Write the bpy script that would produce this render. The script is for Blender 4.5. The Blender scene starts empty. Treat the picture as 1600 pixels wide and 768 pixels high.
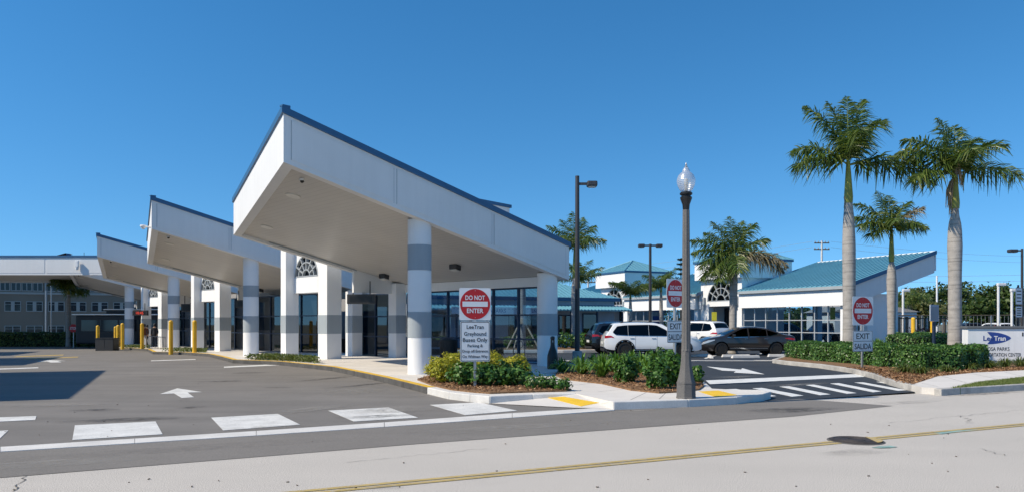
import bpy, bmesh, math, random
import numpy as np
from mathutils import Vector, Matrix

# ---------------------------------------------------------------- camera, sky, sun, exposure
SC = bpy.context.scene
COL = SC.collection
R = math.radians
FPX, HZ, EYE = 1155.0, 504.0, 1.65          # focal length and horizon in photo pixels, eye height in metres
cam_d = bpy.data.cameras.new('camera')
cam = bpy.data.objects.new('camera', cam_d); COL.objects.link(cam)
cam.location = (0, 0, EYE); cam.rotation_euler = (R(90), 0, 0)
cam_d.sensor_width = 36.0; cam_d.lens = 36.0 * FPX / 1600.0
cam_d.shift_y = (HZ - 384.0) / 1600.0
cam_d.clip_start = 0.1; cam_d.clip_end = 4000
SC.camera = cam

SUN = Vector((1.0, 0.40, -1.0)).normalized()   # the way the light travels
world = bpy.data.worlds.new('World'); SC.world = world; world.use_nodes = True
wn, wl = world.node_tree.nodes, world.node_tree.links
sky = wn.new('ShaderNodeTexSky'); sky.sky_type = 'NISHITA'; sky.sun_disc = False
sky.sun_elevation = math.asin(-SUN.z); sky.sun_rotation = math.atan2(-SUN.x, -SUN.y) % (2 * math.pi)
sky.altitude = 0; sky.air_density = 1.1; sky.dust_density = 0.0; sky.ozone_density = 6.5
hs = wn.new('ShaderNodeHueSaturation'); hs.inputs['Saturation'].default_value = 1.21; hs.inputs['Hue'].default_value = 0.494
tcw = wn.new('ShaderNodeTexCoord'); mpw = wn.new('ShaderNodeMapping'); mpw.inputs['Location'].default_value = (0, 0, .11)
wl.new(tcw.outputs['Generated'], mpw.inputs['Vector']); wl.new(mpw.outputs[0], sky.inputs[0])
wl.new(sky.outputs[0], hs.inputs['Color']); wl.new(hs.outputs[0], wn['Background'].inputs[0])
wn['Background'].inputs[1].default_value = 0.15
sun_d = bpy.data.lights.new('sun', 'SUN'); sun_d.energy = 4.95; sun_d.angle = R(0.53); sun_d.color = (1.0, 0.89, 0.71)
sun = bpy.data.objects.new('sun', sun_d); COL.objects.link(sun); sun.location = (-40, -5, 40)
sun.rotation_euler = SUN.to_track_quat('-Z', 'Y').to_euler()
SC.view_settings.view_transform = 'Standard'; SC.view_settings.look = 'None'
SC.view_settings.exposure = 0.08; SC.view_settings.gamma = 1.0; SC.view_settings.use_curve_mapping = False
SC.render.engine = 'CYCLES'
SC.cycles.transparent_max_bounces = 24; SC.cycles.max_bounces = 8

# ---------------------------------------------------------------- small helpers
def G(x, y, z=0.0):
    """ground point (at height z) that lies under photo pixel x, y"""
    d = FPX * (EYE - z) / (y - HZ)
    return ((x - 800) * d / FPX, d)
def at(x, y, Y):
    """point at distance Y seen at photo pixel x, y"""
    return ((x - 800) * Y / FPX, Y, EYE + (HZ - y) * Y / FPX)

class Frame:
    def __init__(self, o, deg):                 # first axis deg to the right of the view direction
        self.o = o; a = R(deg); self.a = (math.sin(a), math.cos(a)); self.b = (-math.cos(a), math.sin(a))
    def __call__(self, u, v, z=0.0):
        return (self.o[0] + self.a[0] * u + self.b[0] * v, self.o[1] + self.a[1] * u + self.b[1] * v, z)
    def inv(self, x, y):
        dx, dy = x - self.o[0], y - self.o[1]
        return (dx * self.a[0] + dy * self.a[1], dx * self.b[0] + dy * self.b[1])
SITE = Frame((0, 0), 65.0)                      # the street and the far station: s along the street, p away from it
WORLD = lambda x, y, z=0.0: (x, y, z)
def zg(x, y):                                   # the bus lane falls gently away from the street
    s, p = SITE.inv(x, y)
    f = min(1, max(0, (16 - s) / 6))
    return -0.011 * min(45, max(0, p - 28)) * f

MTX = {}
def link(o, parent=None):
    COL.objects.link(o)
    if parent is not None: o.parent = parent
def tag(o, label=None, cat=None, group=None, kind=None):
    if label: o['label'] = label
    if cat: o['category'] = cat
    if group: o['group'] = group
    if kind: o['kind'] = kind
    return o
def thing(name, label, cat, loc=(0, 0, 0), rotz=0.0, group=None):
    o = bpy.data.objects.new(name, None); o.empty_display_size = 0.2
    COL.objects.link(o)
    o.location = loc; o.rotation_euler = (0, 0, rotz)
    MTX[o.name] = (Matrix.Translation(Vector(loc)) @ Matrix.Rotation(rotz, 4, 'Z')).inverted()
    return tag(o, label, cat, group)
def copy_tree(o, parent=None, loc=None, rotz=None, label=None, scale=None):
    c = o.copy(); COL.objects.link(c); c.parent = parent
    if loc is not None: c.location = loc
    if rotz is not None: c.rotation_euler = (0, 0, rotz)
    if scale is not None: c.scale = scale
    if label: c['label'] = label
    for ch in o.children: copy_tree(ch, c)
    return c

class MB:
    """collects shapes and links them as one mesh object"""
    def __init__(self, fr=None):
        self.v = []; self.f = []; self.fr = fr or WORLD
    def add(self, vs, fs):
        n = len(self.v); self.v += [self.fr(*p) for p in vs]; self.f += [tuple(n + i for i in f) for f in fs]; return self
    def box(self, x0, x1, y0, y1, z0, z1):
        vs = [(x, y, z) for z in (z0, z1) for y in (y0, y1) for x in (x0, x1)]
        return self.add(vs, [(0, 2, 3, 1), (4, 5, 7, 6), (0, 1, 5, 4), (2, 6, 7, 3), (0, 4, 6, 2), (1, 3, 7, 5)])
    def prism(self, poly, z0, z1):
        """poly: list of (x, y); z0, z1: number or function of x, y"""
        f0 = z0 if callable(z0) else (lambda x, y: z0); f1 = z1 if callable(z1) else (lambda x, y: z1)
        n = len(poly)
        a = sum(poly[i][0] * poly[(i + 1) % n][1] - poly[(i + 1) % n][0] * poly[i][1] for i in range(n))
        if a < 0: poly = poly[::-1]
        vs = [(x, y, f0(x, y)) for x, y in poly] + [(x, y, f1(x, y)) for x, y in poly]
        fs = [tuple(range(n - 1, -1, -1)), tuple(range(n, 2 * n))] + [(i, (i + 1) % n, n + (i + 1) % n, n + i) for i in range(n)]
        return self.add(vs, fs)
    def poly(self, pts):
        return self.add(pts, [tuple(range(len(pts)))])
    def sheet(self, poly, z):
        n = len(poly); f = z if callable(z) else (lambda x, y: z)
        a = sum(poly[i][0] * poly[(i + 1) % n][1] - poly[(i + 1) % n][0] * poly[i][1] for i in range(n))
        if a < 0: poly = poly[::-1]
        return self.add([(x, y, f(x, y)) for x, y in poly], [tuple(range(n))])
    def path(self, pts, rad, n=8, cap=True):
        pts = [Vector(p) for p in pts]; m = len(pts)
        if not hasattr(rad, '__len__'): rad = [rad] * m
        vs = []; up = None
        for i, p in enumerate(pts):
            d = (pts[min(i + 1, m - 1)] - pts[max(i - 1, 0)]).normalized()
            if up is None:
                up = Vector((0, 0, 1)) if abs(d.z) < .9 else Vector((1, 0, 0))
            sd = d.cross(up).normalized(); up = sd.cross(d).normalized()
            for k in range(n):
                a = 2 * math.pi * k / n
                q = p + (sd * math.cos(a) + up * math.sin(a)) * rad[i]; vs.append(tuple(q))
        fs = [(i * n + k, i * n + (k + 1) % n, (i + 1) * n + (k + 1) % n, (i + 1) * n + k) for i in range(m - 1) for k in range(n)]
        if cap: fs += [tuple(range(n - 1, -1, -1)), tuple((m - 1) * n + k for k in range(n))]
        return self.add(vs, fs)
    def lathe(self, prof, c=(0, 0), n=20, axis='z', rot=0.0, z=0.0):
        vs = []
        for r, h in prof:
            for k in range(n):
                a = 2 * math.pi * k / n + rot
                x, y = r * math.cos(a), r * math.sin(a)
                if axis == 'z': vs.append((c[0] + x, c[1] + y, h))
                else: vs.append((c[0] + x, h, z + y))            # axis along y
        m = len(prof)
        fs = [(i * n + k, i * n + (k + 1) % n, (i + 1) * n + (k + 1) % n, (i + 1) * n + k) for i in range(m - 1) for k in range(n)]
        fs += [tuple(range(n - 1, -1, -1)), tuple((m - 1) * n + k for k in range(n))]
        if axis != 'z': fs = [f[::-1] for f in fs]
        return self.add(vs, fs)
    def build(self, name, mat, parent=None, smooth=False, bevel=0.0, kind=None, label=None, cat=None, group=None, sharp=35):
        me = bpy.data.meshes.new(name)
        vs = self.v
        if parent is not None:
            M = MTX[parent.name]; vs = [tuple(M @ Vector(p)) for p in vs]
        me.from_pydata(vs, [], self.f); me.materials.append(mat); me.update()
        o = bpy.data.objects.new(name, me); link(o, parent)
        MTX[o.name] = MTX[parent.name] if parent is not None else Matrix.Identity(4)
        if smooth:
            me.polygons.foreach_set('use_smooth', [True] * len(me.polygons))
            try: me.set_sharp_from_angle(angle=R(sharp))
            except Exception: pass
        if bevel:
            b = o.modifiers.new('bevel', 'BEVEL'); b.width = bevel; b.segments = 2; b.limit_method = 'ANGLE'; b.angle_limit = R(40)
        return tag(o, label, cat, group, kind)

def np_mesh(name, verts, nper, mat, parent=None, kind=None, smooth=False, idx=None):
    """many small faces, nper vertices each, from one numpy array"""
    verts = np.asarray(verts, dtype=np.float32).reshape(-1, 3)
    if parent is not None and MTX[parent.name] != Matrix.Identity(4):
        M = np.array(MTX[parent.name]); verts = (verts @ M[:3, :3].T + M[:3, 3]).astype(np.float32)
    me = bpy.data.meshes.new(name)
    if idx is None: idx = np.arange(len(verts), dtype=np.int32)
    nf = len(idx) // nper
    me.vertices.add(len(verts)); me.vertices.foreach_set('co', verts.ravel())
    me.loops.add(len(idx)); me.loops.foreach_set('vertex_index', np.asarray(idx, dtype=np.int32))
    me.polygons.add(nf); me.polygons.foreach_set('loop_start', np.arange(0, nf * nper, nper, dtype=np.int32))
    me.update(calc_edges=True); me.validate(); me.materials.append(mat)
    if smooth: me.polygons.foreach_set('use_smooth', [True] * len(me.polygons))
    o = bpy.data.objects.new(name, me); link(o, parent)
    MTX[o.name] = MTX[parent.name] if parent is not None else Matrix.Identity(4)
    return tag(o, kind=kind)

# ---------------------------------------------------------------- materials
def _nt(name):
    m = bpy.data.materials.new(name); m.use_nodes = True
    nt = m.node_tree; return m, nt.nodes, nt.links, nt.nodes['Principled BSDF']
def srgb(r, g, b):
    f = lambda c: (c / 255 / 12.92) if c / 255 <= .04045 else ((c / 255 + .055) / 1.055) ** 2.4
    return (f(r), f(g), f(b))
def noise(N, L, scale, detail=4, rough=.6, coord=None):
    n = N.new('ShaderNodeTexNoise'); n.inputs['Scale'].default_value = scale; n.inputs['Detail'].default_value = detail; n.inputs['Roughness'].default_value = rough
    L.new(coord, n.inputs['Vector']); return n.outputs['Fac']
def ramp(N, L, fac, stops):
    r = N.new('ShaderNodeValToRGB'); e = r.color_ramp.elements
    while len(e) < len(stops): e.new(.5)
    for el, (p, c) in zip(e, stops):
        el.position = p; el.color = (c, c, c, 1) if not hasattr(c, '__len__') else (*c[:3], 1)
    L.new(fac, r.inputs['Fac']); return r.outputs['Color']
def mix(N, L, a, b, fac, mode='MIX'):
    m = N.new('ShaderNodeMix'); m.data_type = 'RGBA'; m.blend_type = mode
    for i, v in ((6, a), (7, b), (0, fac)):
        s = m.inputs[i]
        if isinstance(v, (int, float)): s.default_value = v if i == 0 else (v, v, v, 1)
        elif isinstance(v, tuple): s.default_value = (*v[:3], 1)
        else: L.new(v, s)
    return m.outputs[2]
def pos(N):
    return N.new('ShaderNodeNewGeometry').outputs['Position']
def bump(N, L, bsdf, h, strength, dist=.01):
    b = N.new('ShaderNodeBump'); b.inputs['Strength'].default_value = strength; b.inputs['Distance'].default_value = dist
    L.new(h, b.inputs['Height']); L.new(b.outputs[0], bsdf.inputs['Normal'])

def plain(name, c, rough=.55, metal=0.0, var=.12, vs=1.3, fine=0.0, fs=60, bmp=0.0, bs=80, spec=.5, coat=0.0, streak=0.0):
    m, N, L, b = _nt(name)
    b.inputs['Roughness'].default_value = rough; b.inputs['Metallic'].default_value = metal
    b.inputs['Specular IOR Level'].default_value = spec; b.inputs['Coat Weight'].default_value = coat
    P = pos(N)
    f = ramp(N, L, noise(N, L, vs, 5, .65, P), [(.3, 1 - var), (.7, 1 + var * .5)])
    col = mix(N, L, tuple(c), f, 1.0, 'MULTIPLY')
    if fine:
        g = ramp(N, L, noise(N, L, fs, 2, .5, P), [(.35, 1 - fine), (.65, 1 + fine * .6)])
        col = mix(N, L, col, g, 1.0, 'MULTIPLY')
    if streak:
        mp = N.new('ShaderNodeMapping'); mp.inputs['Scale'].default_value = (2.2, 2.2, .12); L.new(P, mp.inputs['Vector'])
        g = ramp(N, L, noise(N, L, 1.5, 4, .7, mp.outputs[0]), [(.42, 1 - streak), (.6, 1.0)])
        col = mix(N, L, col, g, 1.0, 'MULTIPLY')
    L.new(col, b.inputs['Base Color'])
    if bmp: bump(N, L, b, noise(N, L, bs, 3, .6, P), bmp)
    return m

def asphalt(name, dark, light, agg=.35, patch=.25, ascale=95):
    m, N, L, b = _nt(name); P = pos(N); b.inputs['Roughness'].default_value = .88; b.inputs['Specular IOR Level'].default_value = .3
    base = ramp(N, L, noise(N, L, .35, 6, .7, P), [(.25, tuple(dark)), (.75, tuple(light))])
    sp = noise(N, L, ascale, 2, .55, P)
    col = mix(N, L, base, ramp(N, L, sp, [(.36, 1 - agg), (.5, 1.0), (.66, 1 + agg * .9)]), 1.0, 'MULTIPLY')
    mp = N.new('ShaderNodeMapping'); mp.inputs['Rotation'].default_value = (0, 0, R(-25)); mp.inputs['Scale'].default_value = (.12, 1.4, 1); L.new(P, mp.inputs['Vector'])
    tr = ramp(N, L, noise(N, L, .8, 4, .6, mp.outputs[0]), [(.35, 1 - patch * .45), (.65, 1 + patch * .25)])
    col = mix(N, L, col, tr, 1.0, 'MULTIPLY')
    st = ramp(N, L, noise(N, L, 1.1, 5, .75, P), [(.27, 1 - patch), (.4, 1.0)])
    col = mix(N, L, col, st, 1.0, 'MULTIPLY')
    L.new(col, b.inputs['Base Color'])
    bump(N, L, b, sp, .10, .002)
    return m

def paint(name, c, wear=.5, under=(.09, .085, .082)):
    m, N, L, b = _nt(name); P = pos(N); b.inputs['Roughness'].default_value = .7
    f = ramp(N, L, noise(N, L, 14, 6, .75, P), [(.5 - .2 * (1 - wear) - .12, 1.0), (.53 - .2 * (1 - wear), 0.0)])
    c1 = mix(N, L, tuple(c), ramp(N, L, noise(N, L, 2.5, 4, .6, P), [(.3, .78), (.7, 1.05)]), 1.0, 'MULTIPLY')
    c1 = mix(N, L, c1, ramp(N, L, noise(N, L, 90, 2, .5, P), [(.3, .86), (.6, 1.03)]), 1.0, 'MULTIPLY')
    L.new(mix(N, L, c1, tuple(under), f), b.inputs['Base Color'])
    return m

def stain_mat(name, c, amount):
    m, N, L, b = _nt(name); b.inputs['Base Color'].default_value = (*c, 1); b.inputs['Roughness'].default_value = .8
    tc = N.new('ShaderNodeTexCoord'); P = pos(N)
    mp = N.new('ShaderNodeMapping'); mp.inputs['Location'].default_value = (-1, -1, 0); mp.inputs['Scale'].default_value = (2, 2, 0); L.new(tc.outputs['Generated'], mp.inputs['Vector'])
    ln = N.new('ShaderNodeVectorMath'); ln.operation = 'LENGTH'; L.new(mp.outputs[0], ln.inputs[0])
    fall = ramp(N, L, ln.outputs['Value'], [(.15, 1.0), (.95, 0.0)])
    f = mix(N, L, fall, ramp(N, L, noise(N, L, 4.5, 5, .7, P), [(.35, 0.0), (.62, 1.0)]), 1.0, 'MULTIPLY')
    f = mix(N, L, f, amount, 1.0, 'MULTIPLY')
    t = N.new('ShaderNodeBsdfTransparent'); ms = N.new('ShaderNodeMixShader')
    L.new(f, ms.inputs[0]); L.new(t.outputs[0], ms.inputs[1]); L.new(b.outputs[0], ms.inputs[2]); L.new(ms.outputs[0], N['Material Output'].inputs['Surface'])
    return m

def leaf_mat(name, c0, c1, trans=.3, rough=.45, c2=None):
    m, N, L, b = _nt(name)
    g = N.new('ShaderNodeNewGeometry')
    st = [(0.0, tuple(c0)), (.65, tuple(c1))] + ([(1.0, tuple(c2))] if c2 else [])
    col = ramp(N, L, g.outputs['Random Per Island'], st)
    L.new(col, b.inputs['Base Color']); b.inputs['Roughness'].default_value = rough; b.inputs['Specular IOR Level'].default_value = .45
    t = N.new('ShaderNodeBsdfTranslucent'); L.new(mix(N, L, col, (1.25, 1.2, .55), 1.0, 'MULTIPLY'), t.inputs['Color'])
    ms = N.new('ShaderNodeMixShader'); ms.inputs[0].default_value = trans
    L.new(b.outputs[0], ms.inputs[1]); L.new(t.outputs[0], ms.inputs[2])
    L.new(ms.outputs[0], N['Material Output'].inputs['Surface'])
    return m

def glass(name, tint=(.75, .82, .85), refl=.12, rough=.02):
    m, N, L, b = _nt(name); N.remove(b)
    t = N.new('ShaderNodeBsdfTransparent'); t.inputs['Color'].default_value = (*tint, 1)
    g = N.new('ShaderNodeBsdfGlossy'); g.inputs['Roughness'].default_value = rough; g.inputs['Color'].default_value = (.9, .95, 1, 1)
    lw = N.new('ShaderNodeLayerWeight'); lw.inputs['Blend'].default_value = .5
    pw = N.new('ShaderNodeMath'); pw.operation = 'POWER'; pw.inputs[1].default_value = 4.5; L.new(lw.outputs['Facing'], pw.inputs[0])
    a = N.new('ShaderNodeMath'); a.operation = 'MULTIPLY_ADD'; a.inputs[1].default_value = .55; a.inputs[2].default_value = refl * .5; L.new(pw.outputs[0], a.inputs[0]); a.use_clamp = True
    ms = N.new('ShaderNodeMixShader'); L.new(a.outputs[0], ms.inputs[0]); L.new(t.outputs[0], ms.inputs[1]); L.new(g.outputs[0], ms.inputs[2])
    L.new(ms.outputs[0], N['Material Output'].inputs['Surface'])
    return m

M = {}
M['street'] = asphalt('worn_street_surface', (.475, .44, .395), (.53, .49, .44), .5, .06, 110)
M['apron'] = asphalt('patched_asphalt', (.18, .166, .15), (.22, .204, .186), .2, .14)
M['lane'] = asphalt('bus_lane_asphalt', (.165, .154, .142), (.222, .207, .192), .22, .24)
M['lot'] = asphalt('parking_asphalt', (.030, .037, .048), (.046, .054, .066), .25, .2)
M['walk'] = plain('sidewalk_concrete', (.68, .64, .59), .85, var=.12, vs=.9, fine=.07, fs=70, bmp=.25, bs=120)
M['kerb'] = plain('kerb_concrete', (.46, .44, .41), .9, var=.3, vs=2.2, fine=.12, fs=60, bmp=.4, bs=60)
M['kerb_new'] = plain('pale_kerb_concrete', (.66, .64, .61), .85, var=.14, vs=2.0, fine=.08, fs=60, bmp=.3, bs=70)
M['kerb_dark'] = plain('tarred_kerb', (.10, .095, .09), .9, var=.4, vs=3.0, fine=.2, fs=50, bmp=.4, bs=60)
M['oil'] = stain_mat('oil_stain', (.035, .033, .032), .55)
M['dust'] = stain_mat('pale_scuff', (.36, .34, .31), .5)
M['grime'] = stain_mat('road_grime', (.26, .24, .22), .28)
M['white_line'] = paint('white_road_paint', (.74, .73, .70), .45)
M['bright_line'] = paint('fresh_white_paint', (.78, .78, .76), .15, (.05, .05, .055))
M['yellow_line'] = paint('worn_yellow_paint', (.52, .38, .13), .78, (.42, .395, .36))
M['yellow_kerb'] = paint('yellow_kerb_paint', (.78, .48, .04), .25, (.4, .38, .34))
M['yellow_bay'] = paint('yellow_bay_paint', (.5, .36, .12), .45)
M['tactile'] = plain('yellow_tactile_plate', (.78, .50, .03), .6, var=.12, vs=3)
M['mulch'] = plain('wood_mulch', (.26, .145, .07), .95, var=.45, vs=9, fine=.5, fs=55, bmp=.9, bs=45)
M['chip'] = leaf_mat('mulch_chip', (.11, .05, .022), (.30, .16, .075), 0.0, .9, (.48, .31, .17))
M['soil'] = plain('ground_soil', (.16, .15, .09), .95, var=.3, vs=.6, fine=.3, fs=20)
M['stucco'] = plain('white_stucco', (.80, .80, .80), .8, var=.05, vs=.5, fine=.035, fs=120, bmp=.18, bs=220)
M['fascia'] = plain('white_fascia_panel', (.76, .755, .745), .7, var=.05, vs=.4, fine=.02, fs=90, bmp=.05, bs=160, streak=.025)
M['band'] = plain('grey_stucco_band', (.34, .38, .41), .82, var=.06, vs=.7, fine=.04, fs=120, bmp=.18, bs=220, streak=.05)
M['soffit'] = None
M['trim_blue'] = plain('blue_metal_coping', (.035, .115, .23), .45, .1, var=.12, vs=.8)
M['teal'] = plain('teal_metal_roof', (.13, .335, .43), .42, .0, var=.10, vs=.6)
M['navy'] = plain('navy_window_frame', (.018, .035, .07), .45, .2, var=.1)
M['alu'] = plain('pale_window_frame', (.55, .57, .58), .45, .4, var=.06)
M['fan_bar'] = plain('grey_fan_bar', (.42, .45, .47), .5, .2, var=.06)
M['glass'] = glass('clear_wall_glass', (.62, .72, .80), .10)
M['dark_glass'] = glass('tinted_window_glass', (.20, .26, .30), .16)
M['car_glass'] = glass('car_window_glass', (.03, .035, .04), .05)
M['arch_glass'] = glass('arch_window_glass', (.10, .14, .17), .14)
M['globe'] = None
M['black'] = plain('black_powder_coat', (.012, .012, .013), .4, .1, var=.15)
M['dark'] = plain('dark_housing', (.03, .03, .032), .5, 0, var=.15)
M['brown_bin'] = plain('brown_bin_panel', (.028, .022, .019), .6, 0, var=.2)
M['galv'] = plain('galvanised_steel', (.42, .43, .44), .42, .7, var=.12, vs=6)
M['pole'] = plain('bronze_pole_paint', (.055, .052, .055), .45, .3, var=.12, vs=2)
M['lamp_conc'] = plain('lamp_post_concrete', (.145, .138, .133), .85, var=.14, vs=5, fine=.45, fs=130, bmp=.3, bs=120)
M['sign_white'] = plain('sign_sheet_white', (.74, .75, .76), .42, 0, var=.05, vs=3)
M['sign_red'] = plain('sign_sheet_red', (.50, .012, .018), .6, 0, var=.08, vs=4)
M['ink'] = plain('black_sign_ink', (.015, .015, .017), .45, 0, var=.05)
M['logo'] = plain('blue_logo_ink', (.02, .055, .26), .45, 0, var=.05)
M['monument'] = plain('monument_white', (.80, .80, .81), .6, 0, var=.06, vs=1.2, streak=.08)
M['cap'] = plain('monument_cap', (.12, .125, .13), .55, 0, var=.1)
M['bollard'] = plain('yellow_bollard_paint', (.80, .47, .025), .45, 0, var=.12, vs=3, streak=.1)
M['cast'] = plain('cast_iron', (.075, .062, .055), .7, .4, var=.3, vs=9, fine=.3, fs=70)
M['green_mark'] = paint('green_survey_paint', (.28, .46, .41), .85, (.40, .375, .34))
M['crack'] = plain('street_crack_tar', (.10, .095, .09), .9, var=.2)
M['office'] = plain('brown_office_wall', (.215, .17, .135), .85, var=.08, vs=.3, fine=.05, fs=20)
M['office_trim'] = plain('office_pale_trim', (.36, .34, .32), .7, var=.08)
M['station_blue'] = plain('blue_grey_wall', (.40, .46, .54), .75, var=.06, vs=.6)
M['concrete_floor'] = plain('interior_floor', (.28, .27, .26), .6, var=.1)
M['inside'] = plain('interior_wall', (.30, .30, .31), .8, var=.15, vs=.7)
M['white_paint'] = plain('white_car_paint', (.78, .79, .80), .22, 0, var=.02, coat=1.0)
M['black_paint'] = plain('black_car_paint', (.010, .010, .012), .2, 0, var=.02, coat=1.0)
M['bronze_paint'] = plain('dark_bronze_car_paint', (.035, .029, .027), .28, .35, var=.03, coat=1.0)
M['tyre'] = plain('tyre_rubber', (.013, .013, .013), .8, 0, var=.15)
M['plastic'] = plain('black_plastic_trim', (.02, .02, .021), .6, 0, var=.1)
M['chrome'] = plain('bright_chrome', (.75, .76, .77), .15, 1.0, var=.03)
M['rim'] = plain('silver_rim', (.60, .61, .62), .28, .9, var=.05)
M['rim_dark'] = plain('black_rim', (.05, .05, .052), .3, .8, var=.05)
M['tail'] = plain('red_tail_lens', (.42, .012, .014), .15, 0, var=.05, coat=.6)
M['head'] = plain('headlamp_lens', (.55, .58, .60), .12, .2, var=.1, coat=.8)
M['plate'] = plain('licence_plate', (.62, .62, .60), .45, 0, var=.08)
M['wood'] = plain('weathered_timber', (.45, .38, .29), .85, 0, var=.2, vs=4)
M['trunk_grey'] = None
M['shaft'] = plain('palm_crownshaft', (.30, .30, .05), .5, 0, var=.3, vs=2.5, streak=.25)
M['husk'] = plain('dead_palm_husk', (.33, .24, .155), .95, 0, var=.35, vs=7, bmp=.5, bs=40)
M['stem'] = plain('woody_stem', (.13, .095, .065), .9, 0, var=.2)
M['bark'] = plain('tree_bark', (.11, .09, .07), .95, 0, var=.3, vs=3)
M['frond'] = leaf_mat('palm_frond', (.04, .08, .016), (.11, .17, .036), .38, .36, (.24, .27, .08))
M['frond_dry'] = leaf_mat('dry_palm_frond', (.12, .11, .06), (.24, .20, .12), .25, .6, (.33, .28, .19))
M['rachis'] = plain('palm_rachis', (.16, .20, .05), .5, 0, var=.2)
M['golden'] = leaf_mat('golden_leaf', (.20, .24, .018), (.42, .40, .03), .3, .42, (.58, .54, .06))
M['green'] = leaf_mat('green_leaf', (.028, .08, .014), (.07, .17, .028), .28, .42, (.15, .28, .06))
M['hedge'] = leaf_mat('hedge_leaf', (.022, .065, .012), (.07, .165, .03), .25, .40, (.17, .30, .07))
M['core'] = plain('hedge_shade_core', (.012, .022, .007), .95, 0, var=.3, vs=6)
M['blade'] = leaf_mat('strap_leaf', (.05, .13, .02), (.12, .25, .045), .32, .36, (.22, .36, .09))
M['grass'] = leaf_mat('grass_blade', (.09, .14, .03), (.17, .22, .05), .3, .6, (.30, .30, .12))
M['cover'] = leaf_mat('ground_cover_leaf', (.05, .085, .02), (.10, .14, .03), .3, .5, (.17, .19, .05))
M['turf'] = plain('turf_base', (.15, .17, .05), .95, 0, var=.25, vs=3, fine=.3, fs=60)
M['tree_leaf'] = leaf_mat('tree_leaf', (.025, .055, .012), (.065, .11, .024), .3, .5, (.12, .17, .04))
M['tree_leaf2'] = leaf_mat('olive_tree_leaf', (.06, .08, .02), (.13, .15, .045), .3, .5, (.21, .21, .09))
M['pine'] = leaf_mat('pine_needle', (.012, .030, .012), (.025, .05, .02), .1, .6)
M['red_leaf'] = leaf_mat('red_leaf', (.10, .02, .02), (.22, .05, .04), .25, .5)
M['skin'] = plain('skin', (.30, .17, .11), .6, 0, var=.05)
M['cloth_dark'] = plain('dark_cloth', (.02, .022, .03), .9, 0, var=.15)
M['cloth_rust'] = plain('rust_cloth', (.16, .055, .035), .9, 0, var=.15)
M['cloth_grey'] = plain('pale_cloth', (.42, .42, .42), .9, 0, var=.1)
M['blue_sign'] = plain('blue_notice', (.02, .12, .52), .45, 0, var=.05)
M['yellow_sign'] = plain('yellow_notice', (.70, .62, .04), .5, 0, var=.05)
M['lens'] = plain('pale_lens', (.62, .60, .55), .35, 0, var=.04)
M['led'] = None

def soffit_mat():
    m, N, L, b = _nt('ribbed_soffit'); P = pos(N); b.inputs['Roughness'].default_value = .42; b.inputs['Specular IOR Level'].default_value = .4
    mp = N.new('ShaderNodeMapping'); mp.inputs['Rotation'].default_value = (0, 0, R(-44)); L.new(P, mp.inputs['Vector'])
    w = N.new('ShaderNodeTexWave'); w.wave_type = 'BANDS'; w.bands_direction = 'X'; w.inputs['Scale'].default_value = 1.6; L.new(mp.outputs[0], w.inputs['Vector'])
    f = ramp(N, L, w.outputs['Fac'], [(.0, .86), (.09, 1.0)])
    c = mix(N, L, (.51, .49, .46), f, 1.0, 'MULTIPLY')
    c = mix(N, L, c, ramp(N, L, noise(N, L, .7, 4, .6, P), [(.3, .93), (.7, 1.04)]), 1.0, 'MULTIPLY')
    L.new(c, b.inputs['Base Color']); bump(N, L, b, f, .25, .006); return m
M['soffit'] = soffit_mat()
def trunk_mat():
    m, N, L, b = _nt('palm_trunk_rings'); b.inputs['Roughness'].default_value = .9
    tc = N.new('ShaderNodeTexCoord'); P = tc.outputs['Object']
    mp = N.new('ShaderNodeMapping'); mp.inputs['Scale'].default_value = (.35, .35, 5.2); L.new(P, mp.inputs['Vector'])
    f = ramp(N, L, noise(N, L, 1.6, 3, .55, mp.outputs[0]), [(.38, .70), (.46, 1.0), (.62, 1.08)])
    c = mix(N, L, (.36, .335, .31), f, 1.0, 'MULTIPLY')
    c = mix(N, L, c, ramp(N, L, noise(N, L, 6, 5, .7, P), [(.3, .78), (.7, 1.08)]), 1.0, 'MULTIPLY')
    L.new(c, b.inputs['Base Color']); bump(N, L, b, f, .5, .02); return m
M['trunk_grey'] = trunk_mat()
def globe_mat():
    m, N, L, b = _nt('ribbed_lamp_globe'); N.remove(b)
    t = N.new('ShaderNodeBsdfTransparent'); t.inputs['Color'].default_value = (.86, .88, .9, 1)
    g = N.new('ShaderNodeBsdfGlossy'); g.inputs['Roughness'].default_value = .28
    d = N.new('ShaderNodeBsdfDiffuse'); d.inputs['Color'].default_value = (.85, .85, .87, 1)
    P = pos(N); w = N.new('ShaderNodeTexWave'); w.bands_direction = 'Z'; w.inputs['Scale'].default_value = 9.0; L.new(P, w.inputs['Vector'])
    bu = N.new('ShaderNodeBump'); bu.inputs['Strength'].default_value = .25; bu.inputs['Distance'].default_value = .01; L.new(w.outputs['Fac'], bu.inputs['Height']); L.new(bu.outputs[0], g.inputs['Normal'])
    a = N.new('ShaderNodeMixShader'); a.inputs[0].default_value = .5; L.new(d.outputs[0], a.inputs[1]); L.new(g.outputs[0], a.inputs[2])
    f = ramp(N, L, w.outputs['Fac'], [(.2, .30), (.8, .52)])
    ms = N.new('ShaderNodeMixShader'); L.new(f, ms.inputs[0]); L.new(t.outputs[0], ms.inputs[1]); L.new(a.outputs[0], ms.inputs[2])
    L.new(ms.outputs[0], N['Material Output'].inputs['Surface']); return m
M['globe'] = globe_mat()
def led_mat():
    m, N, L, b = _nt('red_led_text'); b.inputs['Base Color'].default_value = (.3, .02, .01, 1)
    b.inputs['Emission Color'].default_value = (1, .08, .03, 1); b.inputs['Emission Strength'].default_value = .8; return m
M['led'] = led_mat()

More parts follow.
